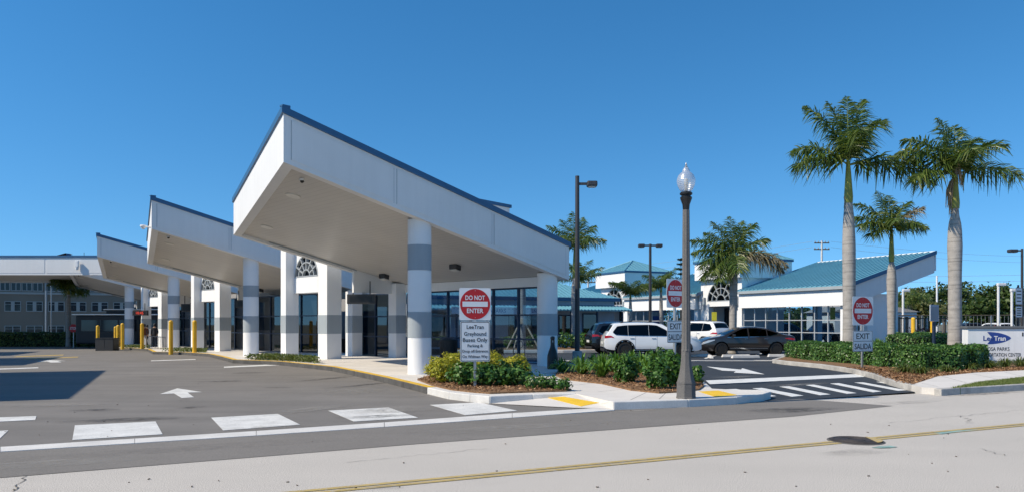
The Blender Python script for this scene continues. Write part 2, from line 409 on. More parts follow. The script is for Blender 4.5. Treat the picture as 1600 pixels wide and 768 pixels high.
def text(parent, s, o, right, up, h=None, w=None, mat=None, align='C', weight=.0, name='lettering', depth=.002):
    """flat lettering; o is the middle (or left end) of the line, h the capital height, w squeezes the line to a width"""
    c = bpy.data.curves.new('text', 'FONT'); c.body = s; c.size = 1.0; c.offset = weight; c.extrude = .001; c.resolution_u = 3
    t = bpy.data.objects.new('text', c); COL.objects.link(t); bpy.context.view_layer.update()
    me = bpy.data.meshes.new_from_object(t, depsgraph=bpy.context.evaluated_depsgraph_get())
    bpy.data.objects.remove(t); bpy.data.curves.remove(c)
    co = np.array([v.co[:] for v in me.vertices]); x0, x1 = co[:, 0].min(), co[:, 0].max()
    caph = .69; k = (h or .1) / caph; kx = k if w is None else w / (x1 - x0)
    ox = (x0 + x1) / 2 if align == 'C' else x0
    right, up, o = Vector(right).normalized(), Vector(up).normalized(), Vector(o); nn = right.cross(up)
    Mi = MTX[parent.name]
    for v, p in zip(me.vertices, co):
        q = o + right * ((p[0] - ox) * kx) + up * ((p[1] - caph / 2) * k) + nn * (depth if p[2] > 0 else 0.0004)
        v.co = Mi @ q
    me.materials.clear(); me.materials.append(mat)
    ob = bpy.data.objects.new(name, me); me.name = name; link(ob, parent); MTX[ob.name] = MTX[parent.name]
    return ob

# ---------------------------------------------------------------- foliage helpers
def leaves(pts, nrm, size, rng, spread=.8, aspect=.5, var=.35):
    """one folded-diamond leaf per point; returns (4N,3)"""
    n = len(pts); d = nrm + rng.normal(0, spread, (n, 3)); d /= np.linalg.norm(d, axis=1, keepdims=True) + 1e-9
    t = rng.normal(0, 1, (n, 3)); s = np.cross(d, t); s /= np.linalg.norm(s, axis=1, keepdims=True) + 1e-9
    a = np.cross(s, d)
    L = (size * (1 + rng.uniform(-var, var, n)))[:, None]
    b = pts - a * L * .5; tip = pts + a * L * .5
    m = pts + d * L * .06
    return np.stack([b, m + s * L * aspect * .5, tip, m - s * L * aspect * .5], axis=1)
def ellipsoid_pts(n, c, r, rng, shell=.55, lump=.18):
    d = rng.normal(0, 1, (n, 3)); d /= np.linalg.norm(d, axis=1, keepdims=True)
    k = 1 + lump * np.sin(d[:, 0] * 5.1 + c[0] * 3) * np.sin(d[:, 1] * 4.3 + c[1] * 5) + lump * .6 * np.sin(d[:, 2] * 6.7 + d[:, 0] * 3 + c[0])
    rad = (shell + (1 - shell) * rng.random(n) ** .5) * k
    p = np.array(c) + d * np.array(r) * rad[:, None]
    nn = d / np.array(r); nn /= np.linalg.norm(nn, axis=1, keepdims=True)
    return p, nn

# ================================================================ THE SETTING: ground, roads, pavements
UV0 = Frame((-5.65, 18.28), 44.0)               # bus-bay frame: u along a canopy's front fascia, v away from the street
PITCH = (-9.58, 12.96)                          # from one bus bay to the next
def bay(k): return Frame((-5.65 + PITCH[0] * k, 18.28 + PITCH[1] * k), 44.0)
def zg(x, y):
    s, p = SITE.inv(x, y)
    return -0.0125 * min(36, max(0, p - 34)) * min(1, max(0, (16 - s) / 6))
def W2(fr, pts): return [fr(a, b)[:2] for a, b in pts]
def PX(pts, z=0.0): return [G(x, y, z) for x, y in pts]
def struct(o): o['kind'] = 'structure'; return o

struct(MB().sheet([(-900, -60), (900, -60), (900, 1500), (-900, 1500)], -.62).build('ground', M['soil']))
road = struct(MB(SITE).sheet([(-70, -14), (140, -14), (140, 11.72), (-70, 11.72)], 0).build('street', M['street']))
# bus lane: a grid that follows the fall of the ground
def lane_grid():
    mb = MB(); S = np.linspace(-70, 11.5, 34); Pp = np.concatenate([[11.70], np.linspace(14, 100, 60)])
    vs = []
    for p in Pp:
        for s in S:
            x, y, _ = SITE(s, p); vs.append((x, y, zg(x, y)))
    n = len(S); fs = [(j * n + i, j * n + i + 1, (j + 1) * n + i + 1, (j + 1) * n + i) for j in range(len(Pp) - 1) for i in range(n - 1)]
    return mb.add(vs, fs)
lane = struct(lane_grid().build('bus_lane', M['lane']))
lot = struct(MB(SITE).sheet([(11.5, 11.72), (18.4, 12.1), (150, 12.1), (150, 150), (11.5, 150)], 0.002).build('parking_lot', M['lot']))
# dark patched strip between the old street surface and the gutter
pa = PX([(0, 746), (640, 694), (1000, 667.5), (1240, 650), (1395, 633.5)]); pb = PX([(1250, 622.5), (1190, 627), (1000, 640.5), (800, 651), (400, 679), (0, 706)])
d0 = np.array(pa[0]) - np.array(SITE(60, 0)[:2]); d1 = np.array(pb[-1]) - np.array(SITE(60, 0)[:2])
struct(MB().sheet([tuple(d0)] + pa + pb + [tuple(d1)], .005).build('asphalt_strip', M['apron']))
# gutter: concrete lengths laid end to end
gut = bpy.data.objects.new('gutter', None); COL.objects.link(gut); MTX['gutter'] = Matrix.Identity(4); struct(gut)
gl = [np.array(p) for p in PX([(-900, 791), (-330, 733), (0, 706), (210, 692.5), (400, 680.5), (600, 667), (800, 652.5), (960, 640.5)])]
gu = [np.array(p) for p in PX([(-900, 776), (-330, 723.5), (0, 698.5), (210, 685.5), (400, 673.5), (600, 660), (800, 645.5), (960, 635.5)])]
for a, b, c, d in zip(gl[:-1], gl[1:], gu[1:], gu[:-1]):
    e = .004
    MB().prism([tuple(a + (b - a) * e), tuple(b), tuple(c), tuple(d + (c - d) * e)], -.05, .012).build('gutter_length', M['kerb_new'], gut)

# ---- road markings (each a child of the surface it is painted on)
def mark(name, poly, mat, parent, z=.004):
    return MB().prism([tuple(p) for p in poly], lambda x, y: z + (zg(x, y) if parent is lane else 0), lambda x, y: z + .003 + (zg(x, y) if parent is lane else 0)).build(name, mat, parent)
for q in ([(0, 651.5), (57, 649.5), (55, 655.5), (-60, 661), (-60, 655)], [(-40, 675), (13, 672), (-14, 698), (-90, 703)],
          [(117, 664), (243, 658), (254, 678), (113, 687)], [(330, 652), (434, 646), (469, 663), (349, 672)],
          [(513, 641), (607, 636), (653, 652), (553, 658)], [(672, 632), (748, 628), (808, 641), (727, 648)]):
    mark('crosswalk_bar', PX(q), M['white_line'], lane)
mark('lane_arrow', PX([(250, 615), (277, 606), (316, 612), (293, 612.5), (303, 620), (284, 621), (272, 614)]), M['white_line'], lane)
mark('lane_arrow', PX([(57, 562), (78, 559), (104, 561), (90, 561.3), (96, 564), (80, 564.3), (74, 562)]), M['white_line'], lane)
for q in ([(350, 574), (350, 572), (444, 567.5), (445, 569.5)], [(236, 562.5), (236, 561), (305, 558.6), (306, 560)], [(-40, 578), (-40, 576.5), (60, 573), (60, 574.5)]):
    mark('bay_line', PX(q), M['white_line'], lane)
for q in ([(20, 552.5), (27, 550.5), (100, 547.6), (98, 549.5)], [(35, 557), (42, 555), (123, 552), (121, 554)]):
    mark('bay_stripe', PX(q), M['yellow_bay'], lane)
for off in (-.065, .065):                          # double yellow centre line
    pts0 = [SITE(s, 7.37 + off - .04)[:2] for s in (-40, 100)]; pts1 = [SITE(s, 7.37 + off + .04)[:2] for s in (100, -40)]
    mark('centre_line', pts0 + pts1, M['yellow_line'], road)
C5 = lambda pts: PX([(1080 + x / 3.077, 540 + y / 3.077) for x, y in pts])
for q in ([(165, 208), (215, 206), (410, 240), (365, 245)], [(295, 203), (340, 201), (540, 238), (485, 243)], [(425, 195), (470, 193), (670, 232), (620, 236)],
          [(550, 187), (590, 185), (795, 226), (750, 229)], [(668, 180), (710, 178), (915, 218), (875, 222)], [(785, 175), (825, 174), (1035, 212), (995, 215)],
          [(890, 172), (930, 171), (1145, 208), (1105, 211)], [(1000, 171.5), (1030, 170.5), (1235, 199), (1205, 203)]):
    mark('crosswalk_bar', C5(q), M['bright_line'], lot)
mark('stop_bar', C5([(70, 165), (830, 133), (830, 148), (90, 183)]), M['bright_line'], lot)
mark('lane_arrow', C5([(75, 98), (240, 113), (245, 106), (352, 135), (205, 127), (215, 120), (150, 117)]), M['bright_line'], lot)
mark('header_course', PX([(880, 563.6), (1230, 563.2), (1230, 561.6), (880, 562)]), M['kerb'], lot)
for x0, x1, y in ((1000, 1006, 553), (1126, 1134, 553), (1192, 1199, 552)):
    mark('bay_line', PX([(x0 - 26, y + 6), (x0 - 22, y + 6.4), (x1 + 4, y - 4), (x1, y - 4)]), M['bright_line'], lot)
# cracks, survey paint and debris on the street
rg = random.Random(4)
def crack(p0, p1, w=.012, n=14, wob=.10):
    a, b = np.array(p0), np.array(p1); t = (b - a) / np.linalg.norm(b - a); nn = np.array([-t[1], t[0]])
    L, Rr = [], []
    for i in range(n + 1):
        c = a + (b - a) * i / n + nn * rg.uniform(-wob, wob) * (1 if 0 < i < n else 0); ww = w * rg.uniform(.4, 1.2)
        L.append(tuple(c + nn * ww)); Rr.append(tuple(c - nn * ww))
    mb = MB()
    for i in range(n): mb.sheet([L[i], L[i + 1], Rr[i + 1], Rr[i]], .0055)
    mb.build('crack', M['crack'], road)
crack(G(42, 742), G(20, 767), .007, 10, .03)
crack(G(1495, 648), G(1521, 661), .008); crack(G(1530, 700), G(1570, 711), .006, wob=.05)
crack(G(540, 722), G(760, 700), .004, 20, .05); crack(G(1390, 660), G(1600, 640), .004, 20, .05)
for q in ([(1362, 699), (1374, 697), (1390, 696), (1402, 698), (1390, 699.5), (1374, 700)], [(1460, 676), (1500, 672), (1530, 671), (1500, 674), (1470, 678)]):
    mark('survey_paint', PX(q), M['green_mark'], road, .0055)
def debris():
    mb = MB()
    for i in range(60):
        x, y = G(rg.uniform(-100, 1700), rg.uniform(655, 768)) if i % 3 else G(rg.uniform(0, 1000), rg.uniform(575, 680))
        r, a = rg.uniform(.006, .016), rg.uniform(0, 6.28)
        pts = [(x + math.cos(a) * r * 1.6, y + math.sin(a) * r * 1.6), (x - math.sin(a) * r * .5, y + math.cos(a) * r * .5), (x - math.cos(a) * r, y - math.sin(a) * r), (x + math.sin(a) * r * .6, y - math.cos(a) * r * .6)]
        mb.prism(pts, .004, .012)
    return mb
debris().build('fallen_leaves', M['stem'], kind='stuff', label='small dry leaves and grit scattered over the road', cat='debris')
mh = thing('manhole_cover', 'round brown iron manhole cover set across the yellow centre line', 'manhole', (*G(1337, 688), 0))
mx, my = G(1337, 688)
MB().lathe([(.375, .0), (.375, .006), (.352, .012), (.35, .008), (.0, .008)], (mx, my), 36).build('rim', M['crack'], mh)
cov = MB().lathe([(.345, .004), (.345, .016), (.335, .02), (0.001, .02)], (mx, my), 36).build('lid', M['cast'], mh)
for r in (.1, .2, .28):
    MB().lathe([(r, .018), (r + .004, .025), (r + .022, .025), (r + .026, .018)], (mx, my), 36).build('cast_ring', M['cast'], cov)
sl = []
for i in range(13):
    a = R(-62 + i * 9); sl.append((mx + .34 * math.cos(a), my + .34 * math.sin(a)))
MB().sheet(sl, .0275).build('paint_patch', M['yellow_line'], cov)

# stains, scuffs and patches worn into the surfaces
def stain(px, py, w, d, ang, mat, parent, z=.0085):
    x, y = G(px, py); a = R(ang); ca, sa = math.cos(a), math.sin(a); pts = []
    for i in range(14):
        t = 2 * math.pi * i / 14; k = 1 + .12 * math.sin(3 * t + px); u, v = w / 2 * k * math.cos(t), d / 2 * k * math.sin(t)
        pts.append((x + u * ca - v * sa, y + u * sa + v * ca))
    MB().sheet(pts, lambda a_, b_: z + (zg(a_, b_) if parent is lane else 0)).build('stain', M[mat], parent)
for q in ((385, 582, 2.2, .5, 25, 'oil'), (350, 595, 2.4, .45, 20, 'oil'), (240, 588, 2.0, .6, 10, 'grime'), (560, 610, 3.5, 1.2, 60, 'dust'), (620, 640, 3.0, .9, 35, 'dust'), (480, 640, 4.0, .5, 55, 'dust'),
          (150, 640, 1.2, .5, 20, 'oil'), (300, 636, .9, .4, 40, 'oil'), (90, 632, 2.5, .6, 15, 'dust'), (520, 590, 5.0, .35, 62, 'oil'), (575, 600, 5.0, .30, 58, 'oil'), (430, 605, 1.0, .35, 10, 'oil'),
          (200, 655, 3.2, .5, 22, 'oil'), (650, 618, 2.4, .5, 40, 'grime'), (410, 668, 2.6, .4, 25, 'grime'), (590, 650, 2.0, .4, 25, 'oil')):
    stain(*q, lane)
for q in ((300, 700, 7, .5, 25, 'grime'), (800, 668, 6, .5, 25, 'dust'), (1240, 640, 3, .7, 25, 'oil'), (100, 722, 3, .5, 25, 'dust')): stain(*q, road)
for q in ((1337, 706, 1.6, .4, 25, 'grime'), (1420, 628, 3.0, .4, 25, 'grime'), (1550, 614, 5.0, .25, 25, 'oil'), (600, 762, .5, .25, 10, 'grime')): stain(*q, road)
for q in ((1150, 588, 3, .5, 30, 'dust'), (1250, 600, 4, .4, 30, 'dust'), (1180, 568, 3, .6, 10, 'grime')): stain(*q, lot)

# ---- kerbs: lengths of stone along a line
def kerb(pts, ztop, parent, mat, inward, width=.16, out=.012, seg=2.4, zb=-.12, dz=.006, zf=None, top=None):
    """pts world; inward = +1 if the slab lies to the left of the line, -1 if to the right"""
    P_ = [np.array(p, float) for p in pts]; dense = [P_[0]]
    for a, b in zip(P_[:-1], P_[1:]):
        n = max(1, int(round(np.linalg.norm(b - a) / seg)))
        dense += [a + (b - a) * i / n for i in range(1, n + 1)]
    nr = []
    for i in range(len(dense)):
        t = dense[min(i + 1, len(dense) - 1)] - dense[max(i - 1, 0)]; t = t / np.linalg.norm(t); nr.append(np.array([-t[1], t[0]]) * inward)
    f = zf or (lambda x, y: 0.0)
    for i in range(len(dense) - 1):
        a, b = dense[i], dense[i + 1]; g = (b - a) / np.linalg.norm(b - a) * .004
        q = [a + g - nr[i] * out, b - g - nr[i + 1] * out, b - g + nr[i + 1] * width, a + g + nr[i] * width]
        MB().prism([tuple(p) for p in q], lambda x, y: zb + f(x, y), lambda x, y: ztop + dz + f(x, y)).build('kerb_stone', mat, parent, bevel=.018)
        if top:
            q = [a + g + nr[i] * .004, b - g + nr[i + 1] * .004, b - g + nr[i + 1] * (width - .01), a + g + nr[i] * (width - .01)]
            MB().prism([tuple(p) for p in q], lambda x, y: ztop + dz - .004 + f(x, y), lambda x, y: ztop + dz + .003 + f(x, y)).build('kerb_paint', top, parent)

# ---- bus platforms and the pavement of the corner island
saw = [(2.0, -3.3), (3.1, .1), (4.8, 5.4), (5.3, 9.8), (4.67, 12.6)]
isl = PX([(668, 604.5), (702, 612), (735, 615.8), (765, 618.3), (832, 615.3), (900, 614), (958, 627), (1075, 623.5), (1150, 619.5), (1192, 614.5), (1204, 611),
          (1190, 608.5), (1150, 608), (1112, 606), (1103, 598), (1088, 589), (1040, 578), (960, 569), (890, 567)], .15)
b0 = bay(0)
pf0 = W2(b0, [(4.67, 12.6), (5.3, 9.8), (4.8, 5.4), (3.1, .1)]) + isl + W2(b0, [(12.0, 1.6), (12.0, 12.6)])
plat = struct(MB().prism(pf0, -.1, .15).build('pavement', M['walk']))
ftop = lambda x, y: .15 + zg(x, y)
plats = [plat]
for k in (1, 2, 3):
    fr = bay(k)
    q = W2(fr, [(2.0, -3.3), (3.1, .1), (4.8, 5.4), (5.3, 9.8), (4.67, 12.6), (9.3, 12.6), (9.3, -3.3)])
    plats.append(struct(MB().prism(q, lambda x, y: -.2 + zg(x, y), ftop).build('bus_platform', M['walk'])))
for k in (0, 1, 2, 3):
    fr = bay(k); ln = W2(fr, saw)
    if k == 0: ln = [isl[0]] + ln[1:]
    kerb(ln[::-1], .15, plats[k], M['kerb_dark'], +1, .2, zf=zg, top=M['yellow_kerb'])
kerb(isl[:6], .15, plat, M['kerb_new'], +1, .17)
kerb(isl[6:11], .15, plat, M['kerb_new'], +1, .17, seg=2.0)
kerb(isl[10:13], .15, plat, M['kerb_new'], +1, .12, seg=1.0)
kerb(isl[13:19], .15, plat, M['kerb_new'], +1, .15)
def joint(p0, p1, parent, z, w=.006):
    a, b = np.array(p0), np.array(p1); t = (b - a) / np.linalg.norm(b - a); nn = np.array([-t[1], t[0]]) * w
    MB().sheet([tuple(a + nn), tuple(b + nn), tuple(b - nn), tuple(a - nn)], z).build('joint', M['kerb_dark'], parent)
for v in (-1.2, .4, 2.2, 4.0, 5.8, 7.6, 9.4, 11.2):
    ue = float(np.interp(v, [q[1] for q in saw], [q[0] for q in saw])) + .16
    joint(b0(max(ue, 3.4), v)[:2], b0(11.9, v)[:2], plat, .1515)
for u in (6.6, 8.4): joint(b0(u, 1.0)[:2], b0(u, 12.4)[:2], plat, .1518)
for a_, b_ in (((905, 600), (955, 594)), ((935, 611), (985, 606)), ((985, 624), (1010, 612)), ((1030, 622.5), (1040, 613))): joint(G(*a_, .15), G(*b_, .15), plat, .1515)
# dropped kerb ramp with its yellow plate
def W3(pts): return [(*G(x, y, z), z) for x, y, z in pts]
def XYZ(p, z): return (p[0], p[1], z)
rv = [XYZ(isl[3], .008), XYZ(isl[4], .05), XYZ(isl[5], .145), XYZ(isl[6], .15)] + W3([(958, 637.5, .014), (897, 636, .014), (830, 632.5, .014), (855.6, 620.7, .07), (880, 619, .10), (936, 628.6, .07), (908, 634, .02)])
rmp = MB(); rmp.add(rv, [(0, 6, 7, 1), (6, 5, 10, 7), (1, 7, 8, 2), (2, 8, 9, 3), (10, 5, 4, 9), (9, 4, 3), (7, 10, 9, 8)]); ramp_o = struct(rmp.build('kerb_ramp', M['walk']))
def plate(corners, parent, nx, ny, dz=.007):
    c = [Vector(p) + Vector((0, 0, dz)) for p in corners]
    MB().add([tuple(p) for p in c] + [tuple(p - Vector((0, 0, .006))) for p in c], [(0, 1, 2, 3), (0, 4, 5, 1), (1, 5, 6, 2), (2, 6, 7, 3), (3, 7, 4, 0)]).build('tactile_plate', M['tactile'], parent)
    mb = MB()
    for i in range(nx):
        for j in range(ny):
            a, b = (i + .5) / nx, (j + .5) / ny
            p = (c[0] * (1 - a) + c[1] * a) * (1 - b) + (c[3] * (1 - a) + c[2] * a) * b
            mb.lathe([(.017, p.z - .002), (.013, p.z + .005)], (p.x, p.y), 6)
    o = mb.build('tactile_domes', M['tactile'], parent); o['kind'] = 'stuff'
plate([rv[7], rv[8], rv[9], rv[10]], ramp_o, 16, 8)
plate([(*G(x, y, .15), .15) for x, y in [(1092, 611), (1122, 609.5), (1152, 616.5), (1118, 619.5)]], plat, 14, 8)

# ---- planting beds
def mound(o_pts, z, name, mat):
    return struct(MB().prism(o_pts, z - .06, z).build(name, mat))
bed1p = PX([(652, 592), (676, 601), (705, 607.5), (740, 611.3), (766, 613.2), (830, 611), (885, 609.5), (893, 607.5), (870, 601), (830, 596), (780, 590), (720, 583), (690, 580)], .17)
bed2p = PX([(868, 585), (880, 591), (940, 598), (985, 608), (1030, 612.5), (1060, 611), (1092, 607.5), (1100, 602), (1094, 595), (1080, 589.5), (1040, 580), (960, 571.5), (895, 570.5), (872, 578)], .17)
K3 = PX([(1207, 560.5), (1225, 563), (1280, 568), (1330, 575), (1365, 583), (1390, 592), (1412, 598), (1424, 600.5)], .15)
bed3p = K3 + PX([(1465, 587), (1527, 581), (1600, 577.5), (1760, 572), (1760, 540), (1500, 541), (1330, 545), (1240, 551)], .15)
bed1 = mound(bed1p, .185, 'mulch_bed', M['mulch']); bed2 = mound(bed2p, .185, 'mulch_bed', M['mulch'])
bed3 = struct(MB().prism(bed3p, -.05, .145).build('mulch_bed', M['mulch']))
kerb(K3, .15, bed3, M['kerb'], +1, .16)
kerb([K3[0], bed3p[-1], bed3p[-2]], .15, bed3, M['kerb'], -1, .15)
walkR = struct(MB().prism(PX([(1424, 600.5), (1465, 587), (1527, 581), (1600, 577.5), (1760, 572), (1760, 584), (1600, 589), (1527, 597), (1500, 603), (1478, 606.5), (1440, 604)], .15), -.05, .152).build('sidewalk', M['walk']))
grassp = PX([(1500, 603), (1527, 597), (1600, 589), (1760, 584), (1760, 592), (1600, 598.5), (1486, 606)], .15)
verge = struct(MB().prism(grassp, -.05, .150).build('grass_verge', M['turf']))
kerb(PX([(1470, 607.2), (1500, 605), (1600, 599.5), (1760, 592.5)], .15), .15, verge, M['kerb'], +1, .16)
for a_, b_ in (((1440, 598), (1466, 603)), ((1472, 587), (1510, 597)), ((1520, 583), (1560, 592)), ((1570, 580.5), (1600, 587.5))): joint(G(*a_, .15), G(*b_, .15), walkR, .1535)
# mulch chips and grass blades (uncountable)
def in_poly(x, y, poly):
    c = False; n = len(poly); j = n - 1
    for i in range(n):
        xi, yi = poly[i]; xj, yj = poly[j]
        if ((yi > y) != (yj > y)) and (x < (xj - xi) * (y - yi) / (yj - yi) + xi): c = not c
        j = i
    return c
RN = np.random.default_rng(7)
def scatter(poly, n, rng=RN, ymax=1e9):
    xs = [p[0] for p in poly]; ys = [p[1] for p in poly]; out = []
    while len(out) < n:
        x, y = rng.uniform(min(xs), max(xs)), rng.uniform(min(ys), min(ymax, max(ys)))
        if in_poly(x, y, poly): out.append((x, y))
    return np.array(out)
def chips(poly, n, z, size, ymax=1e9):
    p = scatter(poly, n, ymax=ymax); p3 = np.column_stack([p, z + RN.uniform(.0, .03, n)])
    q = leaves(p3, np.tile([0, 0, 1.0], (n, 1)), size, RN, .45, .28, .6)
    np_mesh('mulch_chips', q, 4, M['chip'], kind='stuff')
chips(bed1p, 3800, .188, .075); chips(bed2p, 4200, .188, .08); chips(bed3p, 6500, .15, .085, ymax=25)
def blades(name, p3, h, rng, mat, lean=.45, w=.006, kind='stuff', parent=None):
    n = len(p3); a = rng.uniform(0, 6.283, n); hh = h * rng.uniform(.55, 1.2, n); ln = rng.uniform(.1, lean, n) * hh
    d = np.column_stack([np.cos(a), np.sin(a), np.zeros(n)]); s = np.column_stack([-np.sin(a), np.cos(a), np.zeros(n)])
    tip = p3 + d * ln[:, None]; tip[:, 2] += hh
    return np_mesh(name, np.stack([p3 - s * w, p3 + s * w, tip], 1), 3, mat, parent, kind)
gp = scatter(grassp, 26000, ymax=24)
tag(blades('grass', np.column_stack([gp, np.full(len(gp), .145)]), .055, RN, M['grass'], 1.0, .007), 'short dry green grass on the verge beside the kerb', 'grass')

# ================================================================ BUS CANOPIES
def soffit_uv(px, py, k=0, dz=.13):
    """where the ray through a photo pixel meets the soffit of bay k (u, v)"""
    fr = bay(k); rx, ry = (px - 800) / FPX, (HZ - py) / FPX
    ax, ay = fr.a; cu = ax * rx + ay; c0 = ax * fr.o[0] + ay * fr.o[1]
    Y = (5.62 + dz + .2215 * c0 - EYE) / (ry + .2215 * cu)
    return fr.inv(rx * Y, Y)
ZT = lambda u: 6.97 - .2236 * u
ZB = lambda u: 5.62 - .2215 * u
ULOW, VB, USL = 11.05, 9.64, 3.29
def inset(d0, d1, d2, d3):
    """canopy outline pulled in at front, low end, rear and slanted end"""
    sl = USL / VB; k = math.hypot(1, sl)
    f = lambda v: sl * v + d3 * k
    return [(f(d0), d0), (ULOW - d1, d0), (ULOW - d1, VB - d2), (f(VB - d2), VB - d2)]
def column(mb_fr, root, u, v, r, zbase, ztop, bands, name='column'):
    cuts = sorted({b for t in bands for b in t}); prof = [(r, zbase)]
    for c in cuts: prof += [(r, c - .012), (r - .012, c - .004), (r - .012, c + .004), (r, c + .012)]
    prof += [(r, ztop)]
    x, y, _ = mb_fr(u, v)
    col = MB().lathe(prof, (x, y), 36).build(name, M['stucco'], root, smooth=True, sharp=30)
    for a, b in bands:
        MB().lathe([(r + .001, a + .012), (r + .004, a + .014), (r + .004, b - .014), (r + .001, b - .012)], (x, y), 36).build('band', M['band'], col, smooth=True, sharp=30)
    return col
def sq_pillar(fr, root, u0, u1, v0, v1, z0, z1, bands, name='pillar'):
    col = MB(fr).box(u0, u1, v0, v1, z0, z1).build(name, M['stucco'], root, bevel=.012)
    for a, b in bands:
        MB(fr).box(u0 - .005, u1 + .005, v0 - .005, v1 + .005, a, b).build('band', M['band'], col)
    return col

canopy_labels = ['nearest and largest white sloping bus canopy, its raised end towering above the bus lane',
                 'second white sloping bus canopy from the street, with a camera on its raised end',
                 'third white sloping bus canopy from the street, partly hidden by the second',
                 'fourth and farthest white sloping bus canopy, low behind the third one']
def canopy(k):
    fr = bay(k); x, y, _ = fr(4.65, .45)
    root = thing('bus_canopy', canopy_labels[k], 'canopy', (x, y, .15 + zg(x, y)), 0, 'sloping canopies over the bus bays')
    P = lambda poly, z0, z1: MB(fr).prism(poly, z0, z1)
    zt = lambda u, v: ZT(u) - .12; zb = lambda u, v: ZB(u)
    P(inset(.26, .26, .26, .26), lambda u, v: ZB(u) + .24, zt).build('roof_deck', M['fascia'], root)
    P(inset(.262, .262, .262, .262), lambda u, v: ZB(u) + .10, lambda u, v: ZB(u) + .238).build('soffit', M['soffit'], root)
    o, i = inset(0, 0, 0, 0), inset(.26, .26, .26, .26); fas = []
    for a in range(4):
        b = (a + 1) % 4
        fas.append(P([o[a], o[b], i[b], i[a]], zb, zt).build('fascia', M['fascia'], root))
    for u0, u1 in ((.22, 3.36), (3.48, 7.2), (7.32, 10.85)):        # raised sheet panels on the front
        MB(fr).prism([(u0, -.014), (u1, -.014), (u1, 0), (u0, 0)], lambda u, v: ZB(u) + .13, lambda u, v: ZT(u) - .24).build('panel', M['fascia'], fas[0], bevel=.006)
        e = .018                                                    # shadow joint round each panel
        for (a, b, lo, hi) in ((u0 - e, u0 - .004, None, None), (u1 + .004, u1 + e, None, None)):
            MB(fr).prism([(a, -.004), (b, -.004), (b, 0), (a, 0)], lambda u, v: ZB(u) + .12, lambda u, v: ZT(u) - .23).build('panel_joint', M['band'], fas[0])
    e0, e1 = inset(-.05, -.05, -.05, -.05), inset(.10, .10, .10, .10)
    for a in range(4):
        b = (a + 1) % 4
        P([e0[a], e0[b], e1[b], e1[a]], lambda u, v: ZT(u) - .15, lambda u, v: ZT(u) + .015).build('coping', M['trim_blue'], root)
    P([(-.05, -.052), (.16, -.052), (.16, .1), (-.05, .1)], lambda u, v: ZT(u) + .016, lambda u, v: ZT(0) + .06).build('coping_upstand', M['trim_blue'], root)
    up = (3.19, 3.96) if k == 0 else (2.87, 3.42)
    zc = .15 + zg(x, y) - .02
    column(fr, root, 4.65, .45, .35, zc, ZB(4.65) + .1, [(1.21, 1.99), up])
    column(fr, root, 10.45, .5, .36, zc, ZB(10.45) + .1, [(1.21, 1.99)])
    sq_pillar(fr, root, 10.25, 10.8, 9.0, 9.55, zc, ZB(10.6) + .1, [(1.21, 1.99)])
    MB(fr).prism([(8.3, 9.3), (10.24, 9.3), (10.24, 9.42), (8.3, 9.42)], 2.92, lambda u, v: ZB(u) + .1).build('bulkhead', M['fascia'], root)
    MB(fr).box(10.72, 11.0, .86, 8.98, 2.98, ZB(10.8) + .1).build('header_beam', M['fascia'], root)
    # lights and cameras on the soffit
    for px, py in ((458, 304), (417, 353)):
        u, v = soffit_uv(px, py); x, y, _ = fr(u, v); z = ZB(u) + .10
        MB(fr).prism([(u + .21 * math.cos(a * .35), v + .21 * math.sin(a * .35)) for a in range(18)], lambda q, w: ZB(q) + .075, lambda q, w: ZB(q) + .099).build('recessed_light', M['lens'], root)
    for px, py in ((600, 427), (711, 412)):
        u, v = soffit_uv(px, py); z = ZB(u) + .09
        h = MB(fr).prism([(u - .13, v - .2), (u + .13, v - .2), (u + .13, v + .2), (u - .13, v + .2)], lambda q, w: ZB(q) - .09, lambda q, w: ZB(q) + .099).build('light_housing', M['dark'], root, bevel=.03)
        MB(fr).prism([(u - .1, v - .16), (u + .1, v - .16), (u + .1, v + .16), (u - .1, v + .16)], lambda q, w: ZB(q) - .12, lambda q, w: ZB(q) - .092).build('light_lens', M['lens'], h)
    u, v = soffit_uv(472, 277); x, y, _ = fr(u, v); z = ZB(u) + .1
    c = MB().lathe([(.06, z), (.07, z - .03), (.07, z - .06)], (x, y), 14).build('camera_mount', M['stucco'], root)
    MB().lathe([(.055, z - .062), (.05, z - .095), (.03, z - .12), (.005, z - .128)], (x, y), 14).build('camera_dome', M['black'], c, smooth=True)
    # conduit along the rear edge of the soffit
    MB(fr).path([(USL + 1.2, VB - .4, ZB(USL + 1.2) + .07), (8.4, VB - .4, ZB(8.4) + .07)], .025, 6).build('conduit', M['band'], root)
    if k == 0:
        MB(fr).prism([(9.2, 2.9), (11.0, 2.9), (11.0, 5.2), (9.2, 5.2)], lambda u, v: ZT(u) - .16, lambda u, v: 6.06 - .02 * (u - 9)).build('roof_box', M['fascia'], root)
        MB(fr).prism([(9.1, 2.84), (11.06, 2.84), (11.06, 5.26), (9.1, 5.26)], lambda u, v: 6.064 - .02 * (u - 9), lambda u, v: 6.18 - .02 * (u - 9)).build('roof_box_coping', M['trim_blue'], root)
    elif k == 1:
        e = MB(fr).path([(.36, 1.0, 5.8), (-.02, .9, 5.8)], .035, 8).build('camera_arm', M['stucco'], root)
        x, y, _ = fr(-.02, .9)
        MB().lathe([(.02, 5.87), (.12, 5.85), (.13, 5.8), (.10, 5.76), (.07, 5.70), (.01, 5.67)], (x, y), 14).build('camera_dome', M['stucco'], e, smooth=True)
    return root
for k in range(4): canopy(k)

